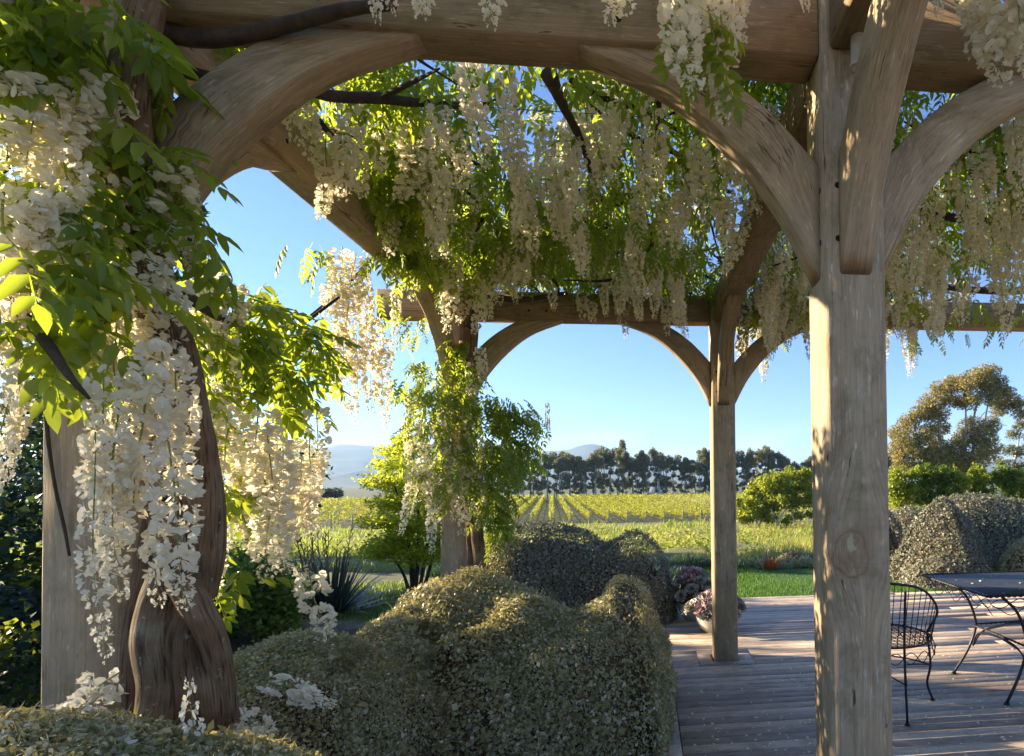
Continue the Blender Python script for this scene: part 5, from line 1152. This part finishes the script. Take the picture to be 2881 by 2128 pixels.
for dx in range(640, 748, 6): p = at(dx, 1078, 150); cl.append((p.x, 150+random.uniform(-1, 1), -.4+random.uniform(-.2, .5), 1.0, 1.0, 1.3))
crown('foliage', dh, m_darkg, cl, 3500, .5)

# ------------------------------------------------------------------ fruit trees, shrubs and the big gum on the right
def leafy(name, label, cat, dx, dybase, Y, clumps, n, size, mat, ppm, trunks, group=None, barkm=None, shell=.4, zb=None, grow=1.0):
    root = thing(name, label, cat, group); b0 = at(dx, dybase, Y); z0 = float(gz(b0.x, Y)) if zb is None else zb; cl = []
    for (cx, cy, w, h) in clumps:
        w *= grow; h *= grow*(1.2 if grow > 1 else 1)
        Yc = Y+random.uniform(-.6, .6)*w/ppm; p = at(cx, cy, Yc); cl.append((p.x, Yc, p.z, w/ppm, w/ppm, h/ppm))
    if grow == 1.0:
        for (x_, y_, z_, a_, b_, c_) in list(cl):
            for q_ in range(3):
                v_ = RNG.normal(size=3); v_ /= np.linalg.norm(v_); s_ = random.uniform(.25, .45); cl.append((x_+v_[0]*a_*1.05, y_+v_[1]*b_, z_+abs(v_[2])*c_*1.15, a_*s_, b_*s_, c_*s_*1.2))
    for pts in trunks:
        q = [tuple(at(a_[0], a_[1], Y)) for a_ in pts]; q[0] = (q[0][0], q[0][1], min(q[0][2], z0-.05)); rr_ = np.linspace(pts[0][2], pts[-1][2], len(q))
        branch(root, q, list(rr_), barkm or m_gumbark, 'trunk' if pts is trunks[0] else 'limb', 0, 6, len(q)*5)
    crown('crown', root, mat, cl, int(n*1.15), size, shell=shell if grow > 1 else .65); return root
Yf = 41; ppm = 1346/(Yf+2)
leafy('fruit_tree', 'bushy fruit tree with a gnarled forked trunk just left of the front post', 'tree', 1740, 1152, Yf, [(1690, 1090, 24, 18), (1720, 1075, 26, 20), (1750, 1062, 26, 20), (1700, 1060, 22, 16), (1730, 1105, 22, 14), (1760, 1095, 24, 18), (1780, 1080, 28, 22), (1745, 1128, 14, 8), (1700, 1045, 26, 14), (1735, 1040, 28, 14), (1765, 1042, 24, 14), (1675, 1060, 20, 14), (1715, 1090, 26, 20), (1800, 1100, 24, 20), (1770, 1125, 12, 8)], 11000, .19, m_yel, ppm,
      [[(1702, 1152, .10), (1700, 1138, .09), (1712, 1120, .06), (1725, 1098, .03)], [(1702, 1152, .09), (1692, 1132, .07), (1684, 1112, .04)], [(1738, 1154, .09), (1748, 1138, .07), (1765, 1118, .04)], [(1738, 1154, .09), (1733, 1130, .07), (1728, 1105, .03)]])
leafy('fruit_tree', 'rounded fruit tree between the middle post and the front post', 'tree', 1650, 1150, Yf+1, [(1640, 1100, 24, 18), (1665, 1085, 22, 18), (1625, 1115, 18, 14), (1650, 1065, 18, 12), (1680, 1105, 20, 16), (1660, 1125, 20, 12), (1612, 1100, 14, 12), (1635, 1082, 16, 12), (1690, 1075, 20, 16), (1640, 1120, 24, 14), (1668, 1055, 16, 12), (1618, 1128, 16, 12), (1690, 1110, 22, 14), (1625, 1138, 20, 10), (1680, 1135, 22, 10), (1720, 1138, 20, 10)], 9500, .19, m_yel, ppm,
      [[(1655, 1152, .09), (1652, 1135, .07), (1640, 1110, .04)], [(1655, 1152, .08), (1668, 1130, .06), (1672, 1105, .03)]])
for i, (dx, w, lb_) in enumerate(((1968, 40, 'bright green bush directly right of the front post'), (2040, 46, 'bright green bush under the left side of the big gum tree'), (2110, 46, 'bright green bush under the middle of the big gum tree'), (2185, 46, 'green bush at the right under the big gum tree'), (2255, 40, 'green bush cut by the right edge above the hedges'))):
    cl = [(dx+random.uniform(-w, w), 1058+random.uniform(-36, 28)*random.uniform(.5, 1), random.uniform(11, 24), random.uniform(11, 18)) for q in range(16)]+[(dx+random.uniform(-w, w), 1095, 20, 18) for q in range(4)]
    leafy('green_bush', lb_, 'bush', dx, 1140, 27, cl, 7000, .13, m_yel if i % 2 == 0 else m_green, 1346/29, [[(dx, 1150, .08), (dx, 1110, .07), (dx+6, 1070, .03)]])
gum_cl = [(1975, 960, 22, 16), (1985, 925, 22, 16), (2008, 905, 22, 14), (2035, 880, 26, 16), (2060, 850, 28, 14), (2085, 835, 22, 12), (2048, 905, 22, 14), (2075, 875, 18, 12), (1990, 985, 22, 14), (1968, 1000, 16, 12), (2020, 1000, 24, 16), (2045, 970, 20, 14), (2030, 940, 18, 12), (2060, 1005, 26, 16), (2110, 845, 22, 14), (2135, 825, 26, 16), (2160, 812, 22, 12), (2150, 840, 26, 14), (2178, 838, 20, 14), (2120, 875, 22, 14), (2165, 865, 24, 16), (2195, 860, 20, 14), (2215, 880, 18, 14), (2228, 900, 14, 16), (2125, 935, 28, 18), (2150, 960, 26, 16), (2105, 960, 22, 16), (2080, 1000, 26, 18), (2110, 1010, 26, 16), (2165, 930, 18, 16), (2000, 1025, 24, 12), (2050, 1030, 26, 12), (2135, 1000, 26, 20), (2160, 985, 22, 18), (2090, 1030, 28, 16), (2125, 1035, 26, 16), (1960, 980, 18, 16), (1975, 1020, 22, 16), (2015, 960, 22, 18), (2040, 1000, 24, 18), (2085, 980, 20, 16), (2060, 935, 16, 12), (1955, 945, 14, 12), (2185, 890, 20, 16), (2100, 880, 16, 12), (2025, 905, 16, 14)]
Yg = 45; ppm = 1346/(Yg+2)
leafy('big_gum_tree', 'tall spreading gum tree with golden tufted crowns right of the front post', 'tree', 2090, 1090, Yg, gum_cl, 74000, .15, leafmat('golden_gum_leaf', [(0, (.16, .17, .06)), (.5, (.31, .28, .11)), (.85, (.42, .33, .12)), (1, (.52, .33, .11))], (.5, .42, .14), .25, .55), ppm,
      [[(2085, 1090, .30), (2092, 1040, .24), (2100, 990, .17), (2122, 930, .10), (2140, 860, .05)], [(2085, 1080, .22), (2060, 1010, .16), (2052, 950, .10), (2050, 880, .05)], [(2080, 1080, .2), (2030, 1020, .14), (2005, 960, .09), (1995, 920, .04)],
       [(2100, 990, .14), (2130, 960, .10), (2160, 925, .06), (2205, 895, .03)], [(2104, 980, .12), (2110, 930, .08), (2108, 860, .04)], [(2122, 930, .09), (2155, 900, .06), (2175, 860, .03)], [(2090, 1050, .12), (2070, 1020, .08), (2075, 990, .04)], [(2060, 1010, .1), (2035, 985, .07), (2020, 960, .04)],
       [(2122, 930, .05), (2140, 920, .04), (2190, 905, .02)], [(2110, 960, .05), (2150, 935, .035), (2200, 930, .02)]], barkm=simple('pale_gum_bark', (.4, .35, .28), .8, noise=(1.5, [(.35, (.22, .18, .14)), (.65, (.50, .44, .36))])), shell=.45, grow=1.28)
leafy('gum_tree', 'smaller dark gum tree cut by the right edge of the picture', 'tree', 2222, 1095, Yg+4, [(2215, 950, 22, 16), (2232, 930, 20, 16), (2200, 985, 20, 14), (2225, 990, 24, 16), (2190, 1015, 22, 14), (2235, 1020, 24, 14), (2212, 1035, 20, 12), (2250, 970, 20, 18)], 5500, .16, m_gum, ppm, [[(2205, 1095, .2), (2212, 1040, .14), (2222, 980, .08), (2230, 940, .04)], [(2205, 1070, .12), (2195, 1030, .08), (2192, 1000, .04)]])
# tall dark trees that shade the garden from the low sun
DT = [(-9.2, 13.2, 9.2, 1.3), (-13.5, 10.2, 5.2, 1.9), (-13.5, 7.2, 5.7, 2.3), (-13, 4.2, 5.9, 2.3), (-13.5, 1.2, 5.8, 2.3), (-14, 16.5, 6.6, 2.0), (-15.2, 8.6, 5.3, 1.8)]
DL = ['tall dark tree rising behind the left brace', 'dark low tree in the left windbreak behind the hanging racemes', 'dark tree of the left windbreak nearest the tall one', 'dark broad tree in the middle of the left windbreak', 'dark broad tree behind the vine post at the left', 'dark tree standing behind the tall dark tree', 'dark tree filling the second rank of the left windbreak']
for (x, y, h, w), lb_ in zip(DT, DL):
    T_ = thing('dark_tree', lb_, 'tree'); branch(T_, [(x, y, -.6), (x+.1, y, h*.45), (x, y, h*.9)], [.22, .16, .05], m_darkbark, 'trunk')
    cl = []
    for q in range(34):
        z = random.uniform(.06, .97); rr_ = w*(1-.55*z**2.2); a = random.uniform(0, 6.28); f = random.uniform(.2, .85); cl.append((x+rr_*f*math.cos(a), y+rr_*f*math.sin(a), z*h, w*.36, w*.36, h*.075))
    crown('crown', T_, m_darkg, cl, 5200, .22, shell=.5)

# ------------------------------------------------------------------ mountains
def range_(name, prof, Y, depth, col, seed):
    prof = np.array(prof, float); n = 170; xs_ = np.linspace(prof[0, 0], prof[-1, 0], n); yy = np.interp(xs_, prof[:, 0], prof[:, 1]); m = 40; V = []
    for i in range(n):
        p = at(xs_[i], yy[i], Y); h0 = p.z+3
        for j in range(m):
            t_ = j/(m-1)*1.25; yq = Y-depth*t_+depth*.0; dirx = (p.x-CX)/(Y-CY); x_ = p.x+(-dirx*depth*t_*.15); hp = h0*max(0, (1-t_))**1.25 if t_ <= 1 else 0
            V.append((x_, yq, hp-3-8*max(0, t_-.9)))
    V = np.array(V); g = vnoise(V*[1, 1, 0], 1/260., seed)+.6*vnoise(V*[1, 1, 0], 1/110., seed+1)+.35*vnoise(V*[1, 1, 0], 1/45., seed+2)
    k_ = np.tile(np.linspace(0, 1, m), n); V[:, 2] += g*h0*.11*np.clip(k_*6, .12, 1)*np.clip((1-k_)*2.5, 0, 1)
    idx = np.arange(n*m).reshape(n, m); Q = np.stack([idx[:-1, :-1], idx[:-1, 1:], idx[1:, 1:], idx[1:, :-1]], -1).reshape(-1, 4)
    bk = V[::m].copy(); 
    o = build(name, V, Q, simple('mountain_'+str(seed), col, 1, noise=(.004, [(.35, tuple(c*.6 for c in col)), (.65, tuple(c*1.3 for c in col))])), smooth=True); tag(o, kind='structure'); return o
range_('mountains', [(300, 1040), (420, 1010), (520, 985), (600, 978), (650, 976), (700, 980), (745, 971), (800, 974), (850, 976), (920, 990), (1000, 1000), (1060, 1008), (1130, 990), (1180, 986), (1215, 985), (1240, 983), (1265, 974), (1290, 970), (1312, 973), (1345, 985), (1370, 992), (1395, 1008), (1450, 1020), (1560, 1030), (1700, 1022), (1850, 1024), (1950, 1012), (2000, 1020), (2100, 1016), (2250, 1000), (2400, 1010)], 4200, 1500, (.06, .075, .06), 3)
range_('foothills', [(400, 1050), (560, 1042), (640, 1032), (720, 1035), (790, 1028), (840, 1036), (900, 1040), (1000, 1046), (1100, 1050), (1250, 1052)], 2600, 700, (.055, .075, .05), 9)

# ------------------------------------------------------------------ air
mh = bpy.data.materials.new('haze_air'); mh.use_nodes = True; t = mh.node_tree; t.nodes.remove(t.nodes['Principled BSDF'])
pv = t.nodes.new('ShaderNodeVolumePrincipled'); pv.inputs['Density'].default_value = 1.5e-4; pv.inputs['Color'].default_value = (.45, .70, 1, 1); pv.inputs['Anisotropy'].default_value = .2
t.links.new(pv.outputs[0], t.nodes['Material Output'].inputs['Volume'])
mb = MB(); hx = 9300; V = [(x, y, z) for z in (-12.5, 420) for y in (-300, 9300) for x in (-hx, hx)]
mb.add(V, None, [(0, 2, 3, 1), (4, 5, 7, 6), (0, 1, 5, 4), (2, 6, 7, 3), (0, 4, 6, 2), (1, 3, 7, 5)]); tag(mb.build('haze', mh), kind='stuff')
